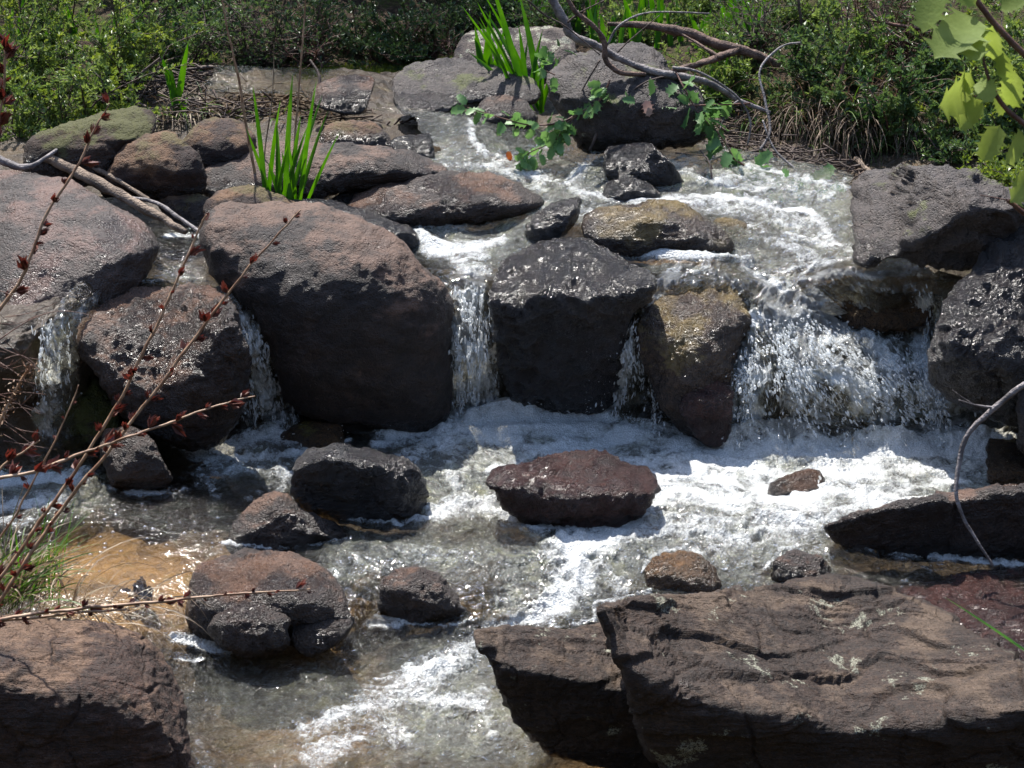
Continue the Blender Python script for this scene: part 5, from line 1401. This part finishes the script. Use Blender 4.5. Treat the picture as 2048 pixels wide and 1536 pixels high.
def debris(label, pts, n, L, mat, seed, name='debris_pile'):
    """flood litter: a heap of sticks nobody could count"""
    r = np.random.default_rng(seed)
    buf = Buf()
    P = path_px(pts, 8)
    for i in range(n):
        c = P[r.integers(len(P))] + r.normal(size=3) * [.05, .05, .022]
        d = unit(1, r)[0] * [1, .7, .28]
        l = L * r.uniform(.3, 1.2)
        tube(buf, [c - d * l, c + r.normal(size=3) * .008, c + d * l], [.0028 * r.uniform(.5, 1.5), .0015], 4)
    o = buf.build(name, mat)
    tag(o, label, 'debris', kind='stuff')


debris('heap of dark twigs and litter damming the left bank', [(370, 235, 6.4), (450, 215, 6.42), (560, 225, 6.42), (680, 240, 6.4), (780, 265, 6.35), (850, 295, 6.25)], 420, .09, M_twig, 1)
debris('straw and sticks caught on the top of the twig heap', [(380, 215, 6.45), (480, 205, 6.48), (600, 205, 6.48)], 130, .08, M_thatch, 2)
debris('dry sticks littering the right bank beside the slim strap leaves', [(1380, 190, 6.7), (1450, 220, 6.6), (1530, 240, 6.5), (1500, 270, 6.4), (1420, 260, 6.5)], 300, .10, M_thatch, 3)
debris('dark roots and twigs under the right bank at the water edge', [(1460, 290, 6.2), (1560, 320, 6.1), (1640, 340, 6.05), (1690, 360, 6.0)], 200, .09, M_twig, 4)
debris('twigs and bark on the soil behind the stream', [(620, 120, 7.4), (760, 110, 7.4), (880, 95, 7.5), (700, 80, 7.7)], 260, .10, M_twig, 5)
debris('litter of sticks in the left bank undergrowth', [(150, 200, 6.6), (220, 190, 6.6), (300, 180, 6.6), (380, 150, 6.8), (60, 180, 6.6)], 260, .10, M_twig, 6)


def moss_patch(label, pts, n, spread, seed, mat):
    r = np.random.default_rng(seed); buf = Buf(); P = path_px(pts, 8)
    c = P[r.integers(len(P), size=n)] + r.normal(size=(n, 3)) * [spread, spread * 1.6, .004]
    leaflets(buf, c, unit(n, r) * .6 + [0, 0, 1.0], unit(n, r), .009 * r.uniform(.5, 1.3, n), .005)
    tag(buf.build('moss', mat, smooth=False), label, 'moss', kind='stuff')


M_mossy = simple_mat('bright moss', (0.085, 0.12, 0.010), (0.17, 0.20, 0.025), .8, 14, transl=.2)
moss_patch('bright green moss mat between the flat grey slab and the cascade', [(880, 225, 6.75), (930, 200, 6.85), (990, 180, 6.95), (950, 215, 6.8)], 9000, .05, 1, M_mossy)
moss_patch('olive moss running along the foot of the back slabs', [(650, 135, 7.1), (740, 140, 7.1), (820, 115, 7.3), (900, 85, 7.6)], 9000, .06, 2, M_mossy)
moss_patch('yellow green moss on top of the mossy ledge at the left', [(60, 262, 6.4), (150, 240, 6.4), (230, 215, 6.45)], 7000, .05, 3, M_mossy)


# ------------------------------------------------------------------ prickly leaves
def holly_leaf(buf, base, d, nrm, L, teeth=5, curl=.15):
    d = np.array(d, float); d /= np.linalg.norm(d)
    s = np.cross(d, nrm); s /= np.linalg.norm(s) + 1e-9
    u = np.cross(s, d)
    base = np.array(base, float)
    ts = [0.0, .05]; ws = [0.015, .03]
    for k in range(teeth):
        t0 = .20 + .68 * k / (teeth - 1)
        env = .33 * math.sin(math.pi * min(.97, t0 * .70 + .16)) ** .8
        ts += [t0 - .05, t0 - .005, t0 + .03]; ws += [env * .80, env * 1.30, env * .86]
    ts += [.95, 1.0]; ws += [.07, 0.0]
    n = len(ts)
    mid = [base + d * L * t - u * L * curl * t * t for t in ts]
    le = [mid[i] + s * L * ws[i] + u * L * (ws[i] * .28) + (d * L * .03 if (i >= 2 and (i - 2) % 3 == 1) else 0) for i in range(n)]
    ri = [mid[i] - s * L * ws[i] + u * L * (ws[i] * .28) + (d * L * .03 if (i >= 2 and (i - 2) % 3 == 1) else 0) for i in range(n)]
    V = [x for tr in zip(le, mid, ri) for x in tr]
    q = []
    for i in range(n - 1):
        q += [[i * 3, i * 3 + 1, i * 3 + 4, i * 3 + 3], [i * 3 + 1, i * 3 + 2, i * 3 + 5, i * 3 + 4]]
    buf.add(V, q)


def leafy_twig(root, pts, rad, n, L, seed, mat, smat, droop=.3, frm=.15):
    r = np.random.default_rng(seed + 1200)
    p = path_px(pts, 10)
    b = Buf(); tube(b, p, rad, 6, .2, seed); b.build('twig', smat, root)
    lb = Buf()
    n = int(n * 1.25)
    for i in range(n):
        t = frm + (1 - frm) * (i + r.uniform(0, .8)) / n
        k = min(int(t * (len(p) - 1)), len(p) - 2)
        c = p[k]
        ax = p[k + 1] - p[k]; ax /= np.linalg.norm(ax)
        d = unit(1, r)[0] * .9 + ax * .5 + np.array([0, -.1, -droop])
        c = c + d / np.linalg.norm(d) * r.uniform(.003, .018) + r.normal(size=3) * .006
        holly_leaf(lb, c, d, unit(1, r)[0] * .9 + [0, -.6, .7], L * 1.45 * r.uniform(.6, 1.15), r.integers(3, 5), r.uniform(0, .3))
    lb.build('leaves', mat, root)


br = empty('overhanging_branch', at(1100, -40, 6.05))
tag(br, 'grey branch hanging from the top edge over the upper stream, forked, with prickly green leaves', 'branch')
b = Buf(); tube(b, path_px([(1080, -40, 6.05), (1105, 0, 6.05), (1130, 45, 6.05), (1145, 72, 6.05), (1195, 92, 6.05), (1240, 118, 6.05), (1290, 138, 6.05), (1340, 150, 6.05), (1400, 160, 6.08), (1445, 180, 6.1), (1475, 200, 6.12), (1540, 225, 6.15)], 8), [.011, .013, .013, .012, .010, .012, .010, .008, .006], 9, .3); b.build('limb', M_greybark, br)
b = Buf(); tube(b, path_px([(1120, -30, 6.0), (1150, 22, 6.0), (1185, 50, 6.0), (1208, 82, 6.0), (1212, 120, 6.0), (1240, 145, 6.0), (1290, 148, 6.04)], 8), [.006, .007, .008, .008, .007], 8, .3, 3); b.build('limb', M_brownbark, br)
b = Buf(); tube(b, path_px([(1215, 190, 6.0), (1225, 200, 6.0), (1205, 240, 5.98), (1180, 300, 5.95)], 8), [.004, .005, .006, .004], 7, .3, 4); b.build('limb', M_twig, br)
for k, (pts, rd) in enumerate([
    ([(1055, 0, 6.0), (1090, 30, 6.0), (1130, 52, 6.0), (1200, 110, 6.0)], .003), ([(1215, 90, 6.0), (1240, 50, 6.0), (1300, 25, 6.0), (1420, 27, 6.0)], .004),
    ([(1235, 105, 6.0), (1260, 80, 6.0), (1320, 30, 6.0)], .0025), ([(1200, 120, 6.0), (1170, 170, 6.0), (1150, 210, 6.0)], .003), ([(1135, 45, 6.0), (1160, 25, 6.0), (1210, 0, 6.0)], .003),
    ([(1340, 150, 6.05), (1290, 165, 6.0), (1240, 200, 6.0), (1220, 215, 6.0)], .003), ([(1345, 135, 6.05), (1400, 145, 6.05), (1470, 190, 6.05), (1500, 240, 6.05), (1495, 290, 6.05)], .005),
    ([(1480, 200, 6.1), (1455, 220, 6.08), (1440, 260, 6.05)], .004), ([(1520, 300, 5.95), (1540, 260, 6.0), (1530, 200, 6.05), (1520, 140, 6.1), (1560, 95, 6.15), (1600, 85, 6.2)], .005),
    ([(1600, 345, 5.9), (1550, 300, 5.95), (1525, 240, 6.0)], .004), ([(1425, 380, 5.8), (1420, 330, 5.85), (1400, 300, 5.9)], .003), ([(1390, 385, 5.8), (1412, 345, 5.85)], .002)]):
    b = Buf(); tube(b, path_px(pts, 7), [rd, rd * .6], 6, .3, k + 9); b.build('side_twig', M_greybark if k in (1, 6, 7, 8, 9) else M_twig, br)
leafy_twig(br, [(1160, 225, 5.95), (1120, 245, 5.93), (1060, 250, 5.92), (1000, 235, 5.92), (935, 215, 5.92)], [.003, .0015], 22, .034, 1, M_holly, M_redtwig)
leafy_twig(br, [(1160, 225, 5.95), (1130, 250, 5.93), (1110, 280, 5.92), (1060, 305, 5.9), (1040, 325, 5.9)], [.003, .0015], 34, .028, 2, M_holly, M_redtwig)
leafy_twig(br, [(1220, 160, 5.98), (1200, 200, 5.97), (1160, 225, 5.95)], [.003, .002], 14, .030, 3, M_holly, M_redtwig)
leafy_twig(br, [(1500, 207, 6.1), (1420, 210, 6.0), (1320, 210, 5.98), (1240, 200, 5.97)], [.003, .0015], 18, .036, 4, M_holly, M_redtwig)
leafy_twig(br, [(1350, 140, 6.05), (1370, 180, 6.0), (1400, 230, 5.98), (1440, 270, 5.95), (1470, 320, 5.92)], [.003, .002], 34, .042, 5, M_holly, M_redtwig)
leafy_twig(br, [(1470, 320, 5.92), (1530, 350, 5.9), (1600, 360, 5.9), (1670, 365, 5.9)], [.003, .0015], 26, .040, 6, M_holly, M_redtwig)
leafy_twig(br, [(1500, 345, 5.9), (1550, 385, 5.88), (1570, 410, 5.86)], [.002, .001], 10, .034, 7, M_holly, M_redtwig)
leafy_twig(br, [(1420, 330, 5.9), (1450, 370, 5.88), (1465, 385, 5.86)], [.002, .001], 6, .03, 8, M_holly, M_redtwig)
leafy_twig(br, [(1110, 150, 6.0), (1080, 130, 6.0), (1120, 95, 6.0)], [.002, .001], 14, .03, 9, M_holly, M_redtwig)
stick('dead_branch', 'thick brown stringy dead branch lying right of the overhanging branch', [(1215, 48, 6.5), (1300, 52, 6.5), (1380, 68, 6.5), (1420, 85, 6.5), (1500, 105, 6.5), (1560, 130, 6.5)], [.006, .014, .018, .016, .012], M_brownbark, 'branch', 9,
      side_twigs=[([(1345, 143, 6.3), (1400, 128, 6.35), (1450, 110, 6.45), (1480, 100, 6.5)], [.010, .013]), ([(1350, 60, 6.5), (1400, 90, 6.45), (1440, 115, 6.4)], [.004, .006])])
for k, (lab, pts, rd) in enumerate([
    ('dark upright stem behind the right bank shrubs, leftmost of two', [(1595, -20, 6.6), (1605, 60, 6.6), (1615, 110, 6.6), (1622, 165, 6.6)], .005),
    ('red brown stem rising through the green shrub above the angular boulder', [(1665, 200, 6.35), (1690, 120, 6.4), (1700, 90, 6.4)], .005),
    ('reddish stick leaning in the bare thicket at the top edge', [(1740, 40, 6.7), (1850, 60, 6.7), (1950, 80, 6.7)], .006),
    ('pale stick in the bare thicket at the top edge', [(1720, 0, 6.7), (1790, 70, 6.65), (1860, 95, 6.6)], .005),
    ('short pale stub poking out above the angular dark boulder', [(1712, 318, 6.1), (1735, 340, 6.0), (1755, 352, 5.98)], .009),
    ('dark wet stick lying on the foot of the big pale topped boulder', [(1200, 272, 6.2), (1260, 275, 6.2), (1330, 272, 6.2), (1375, 285, 6.2)], .008)]):
    stick('twig', lab, pts, [rd, rd * .8, rd * .5], M_redtwig if 'red' in lab else (M_palewood if 'pale s' in lab else M_twig), 'stem', 7, seed=50 + k)
stick('bent_twig', 'bent grey twig hanging in an arc over the dark slab at the right edge', [(2100, 745, 4.35), (2048, 770, 4.35), (1990, 815, 4.35), (1935, 870, 4.35), (1918, 930, 4.33), (1912, 990, 4.3), (1935, 1050, 4.28), (1985, 1130, 4.25)],
      [.0075, .007, .006, .0045, .003], M_greybark, 'twig', 8, side_twigs=[([(1985, 815, 4.35), (1950, 810, 4.33), (1918, 800, 4.3)], [.003, .0015]), ([(1945, 808, 4.33), (1925, 795, 4.32), (1905, 780, 4.3)], [.002, .001])])

# front right prickly branch, close to the camera
fb_ = empty('prickly_branch', at(2050, 260, 2.75))
tag(fb_, 'close prickly leaved branch with red brown stems in the top right corner', 'branch')
for k, (pts, rd) in enumerate([([(1930, -40, 2.75), (1960, 10, 2.75), (2000, 60, 2.75), (2060, 120, 2.75)], [.0038, .0042, .0046]), ([(1975, 150, 2.7), (1985, 175, 2.7), (2010, 215, 2.7), (2070, 265, 2.7)], [.002, .0032, .0036]),
                               ([(1960, 60, 2.72), (1965, 110, 2.71), (1975, 150, 2.7)], [.0015, .002]), ([(2080, 450, 2.7), (2040, 420, 2.7), (2015, 400, 2.7)], [.0035, .003]), ([(2015, 400, 2.7), (1960, 390, 2.7)], [.001, .0006])]):
    b = Buf(); tube(b, path_px(pts, 8), rd, 8, .15, k); b.build('stem', M_redtwig, fb_)
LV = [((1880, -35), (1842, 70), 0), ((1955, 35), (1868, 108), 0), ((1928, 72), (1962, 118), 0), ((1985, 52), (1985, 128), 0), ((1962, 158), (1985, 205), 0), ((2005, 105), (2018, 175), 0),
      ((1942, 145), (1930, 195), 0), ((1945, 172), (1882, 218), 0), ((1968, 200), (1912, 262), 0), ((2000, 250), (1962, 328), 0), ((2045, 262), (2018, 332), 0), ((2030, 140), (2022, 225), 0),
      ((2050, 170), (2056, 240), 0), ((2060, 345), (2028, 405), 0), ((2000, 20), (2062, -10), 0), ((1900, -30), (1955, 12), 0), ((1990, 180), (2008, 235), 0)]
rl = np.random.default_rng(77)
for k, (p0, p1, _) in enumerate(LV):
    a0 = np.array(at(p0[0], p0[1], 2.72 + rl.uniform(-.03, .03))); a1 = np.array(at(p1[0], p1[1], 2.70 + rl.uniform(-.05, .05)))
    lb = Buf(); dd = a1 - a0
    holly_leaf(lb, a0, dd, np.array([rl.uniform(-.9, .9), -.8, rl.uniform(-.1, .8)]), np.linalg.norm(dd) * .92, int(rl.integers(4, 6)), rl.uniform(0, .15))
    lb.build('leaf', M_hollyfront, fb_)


# front left dead flower stalks with bracts
def stalk(label, pts, rad, gap, size, seed, branch_tip=True):
    r = np.random.default_rng(seed + 40)
    p = path_px(pts, 12)
    p = p + .0035 * np.stack([perlin(p * 16 + seed), p[:, 0] * 0, perlin(p * 16 + 30 + seed)], -1) + .0012 * np.stack([perlin(p * 60 + seed), p[:, 0] * 0, perlin(p * 60 + 30 + seed)], -1)
    root = empty('dead_stalk', p[0]); tag(root, label, 'stalk')
    b = Buf(); tube(b, p, [q * .78 for q in rad], 7, .5, seed); b.build('stem', M_stalk, root)
    gap = gap * .72; size = size * .86
    seg = np.linalg.norm(np.diff(p, axis=0), axis=1); cum = np.concatenate([[0], np.cumsum(seg)])
    s = gap * 1.2; k = 0
    while s < cum[-1]:
        i = min(np.searchsorted(cum, s) - 1, len(p) - 2)
        ax = (p[i + 1] - p[i]) / (np.linalg.norm(p[i + 1] - p[i]) + 1e-9)
        _, u, v = frame(ax)
        a = k * 2.4
        out = u * math.cos(a) + v * math.sin(a)
        bb = Buf(); cl = r.uniform(.45, 1.35)
        for m in range(int(r.integers(3, 5))):
            d = ax * r.uniform(.6, 1.1) + out * r.uniform(.5, 1.0) + unit(1, r)[0] * .35
            c = p[i] + out * rad[0] * .6
            L = size * 1.5 * cl * r.uniform(.7, 1.3)
            leaflets(bb, [c], [d], [unit(1, r)[0]], L, L * .34, fold=.5)
            leaflets(bb, [c], [d + r.normal(size=3) * .15], [unit(1, r)[0]], L * .9, L * .3, fold=-.5)
        bb.build('bract', M_bract, root, smooth=False)
        s += gap * r.uniform(.45, 1.5); k += 1
    return root


stalk('tan dead stalk with dark bracts, left of two crossing before the round grey boulder', [(-30, 1200, 3.4), (90, 1030, 3.42), (210, 850, 3.45), (300, 680, 3.48), (350, 570, 3.5), (400, 455, 3.52), (412, 430, 3.52)], [.0042, .0036, .0018], .045, .016, 1)
stalk('long tan dead stalk with dark bracts, its tip against the top of the giant boulder', [(-20, 1235, 3.35), (100, 1050, 3.37), (250, 860, 3.4), (380, 690, 3.43), (470, 570, 3.45), (550, 480, 3.47), (600, 420, 3.48)], [.0046, .0036, .0016], .04, .016, 2)
stalk('reddish dead stalk rising in front of the smooth boulder, tip against the mossy ledge', [(-30, 660, 3.3), (40, 560, 3.3), (90, 440, 3.32), (150, 340, 3.35), (190, 260, 3.37), (218, 205, 3.38)], [.0040, .0032, .0015], .04, .018, 3)
stalk('dead stalk with thick bract clusters running low from the left edge to the left waterfall', [(-40, 965, 3.2), (60, 945, 3.22), (180, 900, 3.25), (300, 858, 3.27), (420, 815, 3.3), (510, 792, 3.32)], [.0040, .0032, .0015], .03, .022, 4)
stalk('nearly level dead stalk with red bracts lying over the corner boulder', [(-40, 1245, 3.3), (120, 1222, 3.32), (300, 1205, 3.35), (460, 1190, 3.38), (620, 1178, 3.4)], [.0042, .0036, .0018], .035, .015, 5)
stalk('second dead stalk under the nearly level one at the lower left', [(-40, 1252, 3.3), (80, 1232, 3.32), (200, 1222, 3.33), (260, 1222, 3.34)], [.0036, .0030, .0018], .035, .014, 6)
stalk('dark red dead stalk at the very left edge in front of the shrubs', [(-20, 300, 3.3), (2, 200, 3.3), (10, 120, 3.3), (14, 85, 3.3)], [.0036, .0030, .0018], .022, .02, 7)
stalk('short dead stalk with clustered red bracts at the left end of the low running one', [(-30, 990, 3.25), (10, 930, 3.26), (50, 900, 3.27), (80, 880, 3.27)], [.003, .0026, .0014], .026, .020, 8)
stalk('thin dead stalk between the crossing pair and the left edge, sparse of bracts', [(-30, 1130, 3.5), (40, 1010, 3.5), (110, 880, 3.52), (160, 770, 3.54)], [.003, .0024, .0012], .06, .012, 9)
# fine dead panicle at the left edge
pn = empty('dead_panicle', at(0, 800, 3.2)); tag(pn, 'feathery brown dead panicle of fine side twigs at the left edge', 'panicle')
b = Buf()
r_ = np.random.default_rng(5)
for k in range(22):
    y0 = 560 + r_.uniform(0, 330); x0 = r_.uniform(-30, 10)
    L = r_.uniform(40, 120); sl = r_.uniform(-.3, .9); bw_ = r_.uniform(-14, 14)
    tube(b, path_px([(x0, y0, 3.2 + r_.uniform(-.05, .05)), (x0 + L * .5, y0 + L * sl * .5 + bw_, 3.2), (x0 + L, y0 + L * sl, 3.18)], 6), [.0008, .0004], 4)
    if k % 2: tube(b, path_px([(x0 + L * .5, y0 + L * sl * .5 + bw_, 3.2), (x0 + L * .7, y0 + L * sl * .5 + bw_ + r_.uniform(-25, 25), 3.2)], 4), [.0006, .0003], 4)
tube(b, path_px([(-30, 700, 3.2), (60, 640, 3.2), (130, 622, 3.2), (215, 640, 3.2)], 8), [.0011, .0005], 4)
b.build('side_twigs', M_redtwig, pn)
b = Buf(); tube(b, path_px([(-10, 870, 3.2), (20, 800, 3.2), (62, 730, 3.2)], 8), [.003, .002], 5, .8)
rr_ = np.random.default_rng(6); pp = path_px([(-10, 870, 3.2), (20, 800, 3.2), (62, 730, 3.2)], 12)
n_ = 160; leaflets(b, pp[rr_.integers(len(pp), size=n_)] + rr_.normal(size=(n_, 3)) * .006, unit(n_, rr_), unit(n_, rr_), .008, .003)
b.build('seed_head', M_stalk, pn)
# tall reed stalks beside the sword leaved clump
stick('dry_reed', 'tall thin red brown reed rising past the sword leaved clump to the top edge', [(520, 405, 5.7), (505, 320, 5.7), (490, 240, 5.7), (478, 160, 5.7), (455, 60, 5.7), (440, -20, 5.7)], [.0045, .004, .002], M_stalk, 'reed', 6)
stick('dry_reed', 'second thin dry reed close right of the sword leaved clump', [(590, 400, 5.72), (590, 280, 5.72), (600, 150, 5.74), (610, 20, 5.76), (612, -30, 5.76)], [.0036, .003, .0015], M_stalk, 'reed', 6)
stick('dry_reed', 'short pale dry reed between the tall reed and the second one', [(525, 400, 5.74), (530, 300, 5.75), (545, 190, 5.76), (548, 90, 5.76)], [.0026, .002, .001], M_straw, 'reed', 6)

M_dead = simple_mat('dead orange leaf', (0.30, 0.09, 0.03), (0.42, 0.17, 0.06), .6, 30, transl=.2)
M_deadp = simple_mat('dead pinkish leaf', (0.30, 0.20, 0.17), (0.42, 0.30, 0.25), .6, 30, transl=.2)
for lab, (px_, py_, Y_), L_, m_ in [('small orange leaf caught at the edge of the cascade under the twig', (1015, 302, 5.95), .03, M_dead), ('pale pinkish dead leaf hanging among the green prickly ones', (1290, 200, 5.95), .05, M_deadp),
                                    ('dry pink leaf on the debris by the water', (735, 245, 6.35), .06, M_deadp)]:
    lb = Buf(); holly_leaf(lb, at(px_, py_, Y_), (.3, -.2, -.8), (.2, -1, .3), L_, 4, .3)
    tag(lb.build('dead_leaf', m_), lab, 'dead leaf')
# seed pod wedged by the broad rock
lb = Buf()
for k in range(26):
    holly_leaf(lb, np.array(at(285, 1190, 4.25)) + rl.normal(size=3) * .012, unit(1, rl)[0] + [0, 0, .5], unit(1, rl)[0], .03, 3, .4)
tag(lb.build('seed_pod', M_twig), 'open dark seed pod lying on the left shore beside the broad rock', 'seed pod')


# ------------------------------------------------------------------ spray, falling strands, bubbles
def drops(label, name, regions, mat, seed):
    r = np.random.default_rng(seed)
    C_, D_, L_, W_ = [], [], [], []
    for pts, spread, n, lift, (l0, l1), wdt, slant in regions:
        n = int(n * (.85 if slant == 'fan' else 1.4))
        pts = np.array(pts, float)
        seg = np.linalg.norm(np.diff(pts, axis=0), axis=1); cum = np.concatenate([[0], np.cumsum(seg)])
        s = r.uniform(0, cum[-1], n)
        X = np.interp(s, cum, pts[:, 0]) + r.normal(size=n) * spread[0]
        Yp = np.interp(s, cum, pts[:, 1]) + r.normal(size=n) * spread[1]
        # strands gather into ropes
        if slant != 'fan': X = X + 3 * np.sin(X * .33 + 2 * np.sin(Yp * .02) + r.normal(size=n) * .6)
        nz = perlin(np.stack([X / 26, Yp / 60, X * 0 + seed], -1)) + .7 * perlin(np.stack([X / 11, Yp / 20, X * 0 + seed + 5], -1))
        kp = nz + r.uniform(-.35, .35, n) > -.05
        X, Yp = X[kp], Yp[kp]; n = len(X)
        wv = sheet_w(X, Yp) - np.abs(r.normal(size=n)) * lift - .006
        C_.append(pw(X, Yp, wv)); big = r.uniform(0, 1, n) ** 3
        L_.append(r.uniform(l0 * .9, l1 * 1.15, n) * r.uniform(.35, 1.0, n)); W_.append(wdt * (.45 + 2.0 * big))
        if slant == 'fan': slant = np.clip((X - 1470) / (Yp - 440), -.1, .9)
        D_.append(np.stack([slant + r.normal(size=n) * .22, -.2 + r.normal(size=n) * .22, -np.ones(n)], -1))
    c = np.vstack(C_); d = np.vstack(D_); L = np.concatenate(L_)[:, None]; W = np.concatenate(W_)[:, None]
    d /= np.linalg.norm(d, axis=1)[:, None]
    u = np.cross(d, [0, 1.0, 0.1]); u /= np.linalg.norm(u, axis=1)[:, None]; v = np.cross(d, u)
    n = len(c); rings = 3; sd = 5
    V = [c - d * L * .5]
    for t_, w_ in ((-.22, .8), (.12, 1.0), (.34, .7)):
        for k in range(sd):
            a = k / sd * 2 * np.pi
            V.append(c + d * L * t_ + (u * math.cos(a) + v * math.sin(a)) * W * w_ * .5)
    V.append(c + d * L * .5)
    V = np.stack(V, 1); m = V.shape[1]
    q, t3 = [], []
    for i in range(rings - 1):
        for k in range(sd):
            q.append([1 + i * sd + k, 1 + i * sd + (k + 1) % sd, 1 + (i + 1) * sd + (k + 1) % sd, 1 + (i + 1) * sd + k])
    for k in range(sd):
        t3.append([0, 1 + (k + 1) % sd, 1 + k]); t3.append([m - 1, 1 + (rings - 1) * sd + k, 1 + (rings - 1) * sd + (k + 1) % sd])
    base = (np.arange(n) * m)[:, None, None]
    o = mesh_np(name, V.reshape(-1, 3), [(base + np.array(q)).reshape(-1, 4), (base + np.array(t3)).reshape(-1, 3)], mat)
    tag(o, label, 'water spray', kind='stuff')


def drop_mat():
    t = NT('water drop')
    d = t.bsdf((.85, .88, .9), .12, None, .8)
    tl = t.n('ShaderNodeBsdfTranslucent'); tl.inputs[0].default_value = (.85, .88, .86, 1)
    tr = t.n('ShaderNodeBsdfTransparent')
    m1 = t.n('ShaderNodeMixShader'); m1.inputs[0].default_value = .35; t.l(d, m1.inputs[1]); t.l(tl.outputs[0], m1.inputs[2])
    m2 = t.n('ShaderNodeMixShader'); m2.inputs[0].default_value = .55; t.l(m1.outputs[0], m2.inputs[1]); t.l(tr.outputs[0], m2.inputs[2])
    return t.done(m2.outputs[0])


M_drop = drop_mat()
REG = [
    ([(935, 580), (940, 700), (945, 830)], (20, 10), 1500, .02, (.008, .034), .0034, 0), ([(905, 620), (912, 720), (920, 830)], (7, 10), 420, .02, (.006, .02), .003, 0),
    ([(485, 650), (515, 740), (545, 850)], (20, 10), 900, .02, (.008, .03), .003, .12), ([(470, 720), (480, 830)], (16, 20), 160, .03, (.006, .02), .0026, .1), ([(575, 760), (590, 850)], (10, 20), 140, .03, (.006, .02), .0026, .1),
    ([(110, 650), (100, 800)], (20, 14), 420, .01, (.006, .026), .0028, 0),
    ([(1285, 650), (1250, 740), (1215, 830)], (18, 10), 900, .03, (.007, .026), .0030, -.1), ([(1330, 690), (1310, 850)], (18, 20), 500, .05, (.006, .02), .0028, -.05),
    ([(1500, 670), (1490, 760), (1480, 860)], (22, 14), 1500, .035, (.007, .022), .0042, 'fan'),
    ([(1570, 680), (1590, 860)], (26, 20), 1100, .03, (.007, .022), .0038, 'fan'), ([(1570, 670), (1700, 700), (1790, 770), (1870, 850)], (40, 28), 3000, .035, (.006, .020), .0040, 'fan'),
    ([(1640, 740), (1760, 840)], (70, 40), 2000, .03, (.006, .022), .0034, 'fan'), ([(1850, 620), (1850, 740), (1890, 850)], (22, 20), 1500, .02, (.007, .026), .0036, .1),
    ([(1720, 650), (1800, 665)], (50, 14), 350, .01, (.008, .02), .003, 0),
]
drops('strands and drops of falling water in the waterfalls', 'falling_water_drops', REG, M_drop, 3)
SPL = [([(900, 840), (1000, 815), (1180, 820), (1300, 850), (1450, 870), (1700, 870), (1930, 860)], (30, 16), 900, .05, (.002, .005), .0030, 0), ([(520, 860), (590, 860)], (30, 12), 160, .05, (.002, .004), .0028, 0),
       ([(1440, 700), (1440, 860)], (22, 20), 260, .06, (.002, .006), .0030, 0), ([(1185, 330), (1160, 370)], (16, 18), 200, .03, (.002, .006), .0034, 0), ([(1080, 1110), (1100, 1200)], (24, 16), 160, .02, (.002, .005), .0026, 0),
       ([(640, 860), (880, 820)], (30, 60), 120, .06, (.002, .004), .0018, 0), ([(1100, 720), (1180, 800)], (60, 60), 160, .12, (.002, .004), .0018, 0), ([(1480, 640), (1700, 700)], (40, 16), 200, .03, (.002, .006), .0034, 0)]
drops('fine splash droplets above the foam', 'splash_droplets', SPL, M_drop, 4)


def bubbles():
    t = NT('bubble film')
    gl = t.n('ShaderNodeBsdfGlossy'); gl.inputs['Roughness'].default_value = .06
    tr = t.n('ShaderNodeBsdfTransparent'); lw = t.n('ShaderNodeLayerWeight'); lw.inputs[0].default_value = .35
    m = t.n('ShaderNodeMixShader'); t.l(t.rng(lw.outputs['Facing'], 0, 1, .12, .95, False), m.inputs[0]); t.l(tr.outputs[0], m.inputs[1]); t.l(gl.outputs[0], m.inputs[2])
    mat = t.done(m.outputs[0])
    r = np.random.default_rng(8)
    bm = Buf()
    sites = [((rx, ry), s) for rx, ry, s in zip(r.uniform(60, 440, 44), r.uniform(1000, 1150, 44), r.uniform(.003, .0075, 44))]
    sites += [((x + r.normal() * 14, y + r.normal() * 5), r.uniform(.0025, .006)) for x, y in [(1895, 1125), (1880, 1130), (1800, 1140), (1780, 1120), (1750, 1125), (1830, 1160), (1815, 1165), (1700, 1120), (950, 1180), (450, 1095), (350, 985)] for _ in range(6)]
    for (x, y), s in sites:
        c = pw(x, y, sheet_w(np.array([x]), np.array([y]))[0])
        nu, nv = 10, 6
        U, V_ = np.meshgrid(np.arange(nu) / nu * 2 * np.pi, np.linspace(-.2, np.pi / 2, nv), indexing='ij')
        P = np.stack([np.cos(U) * np.cos(V_), np.sin(U) * np.cos(V_), np.sin(V_) * .8], -1) * s + c + [0, 0, .002]
        bm.add(P, grid_faces(nu, nv, wrap=True))
    tag(bm.build('bubbles', mat), 'clear round bubbles floating on the brown shallow water', 'bubbles', kind='stuff')


bubbles()

bpy.context.view_layer.update()
for o_ in list(S.objects):
    if o_.get('label') and len(o_['label'].split()) > 16: print('LONG', o_['label'])
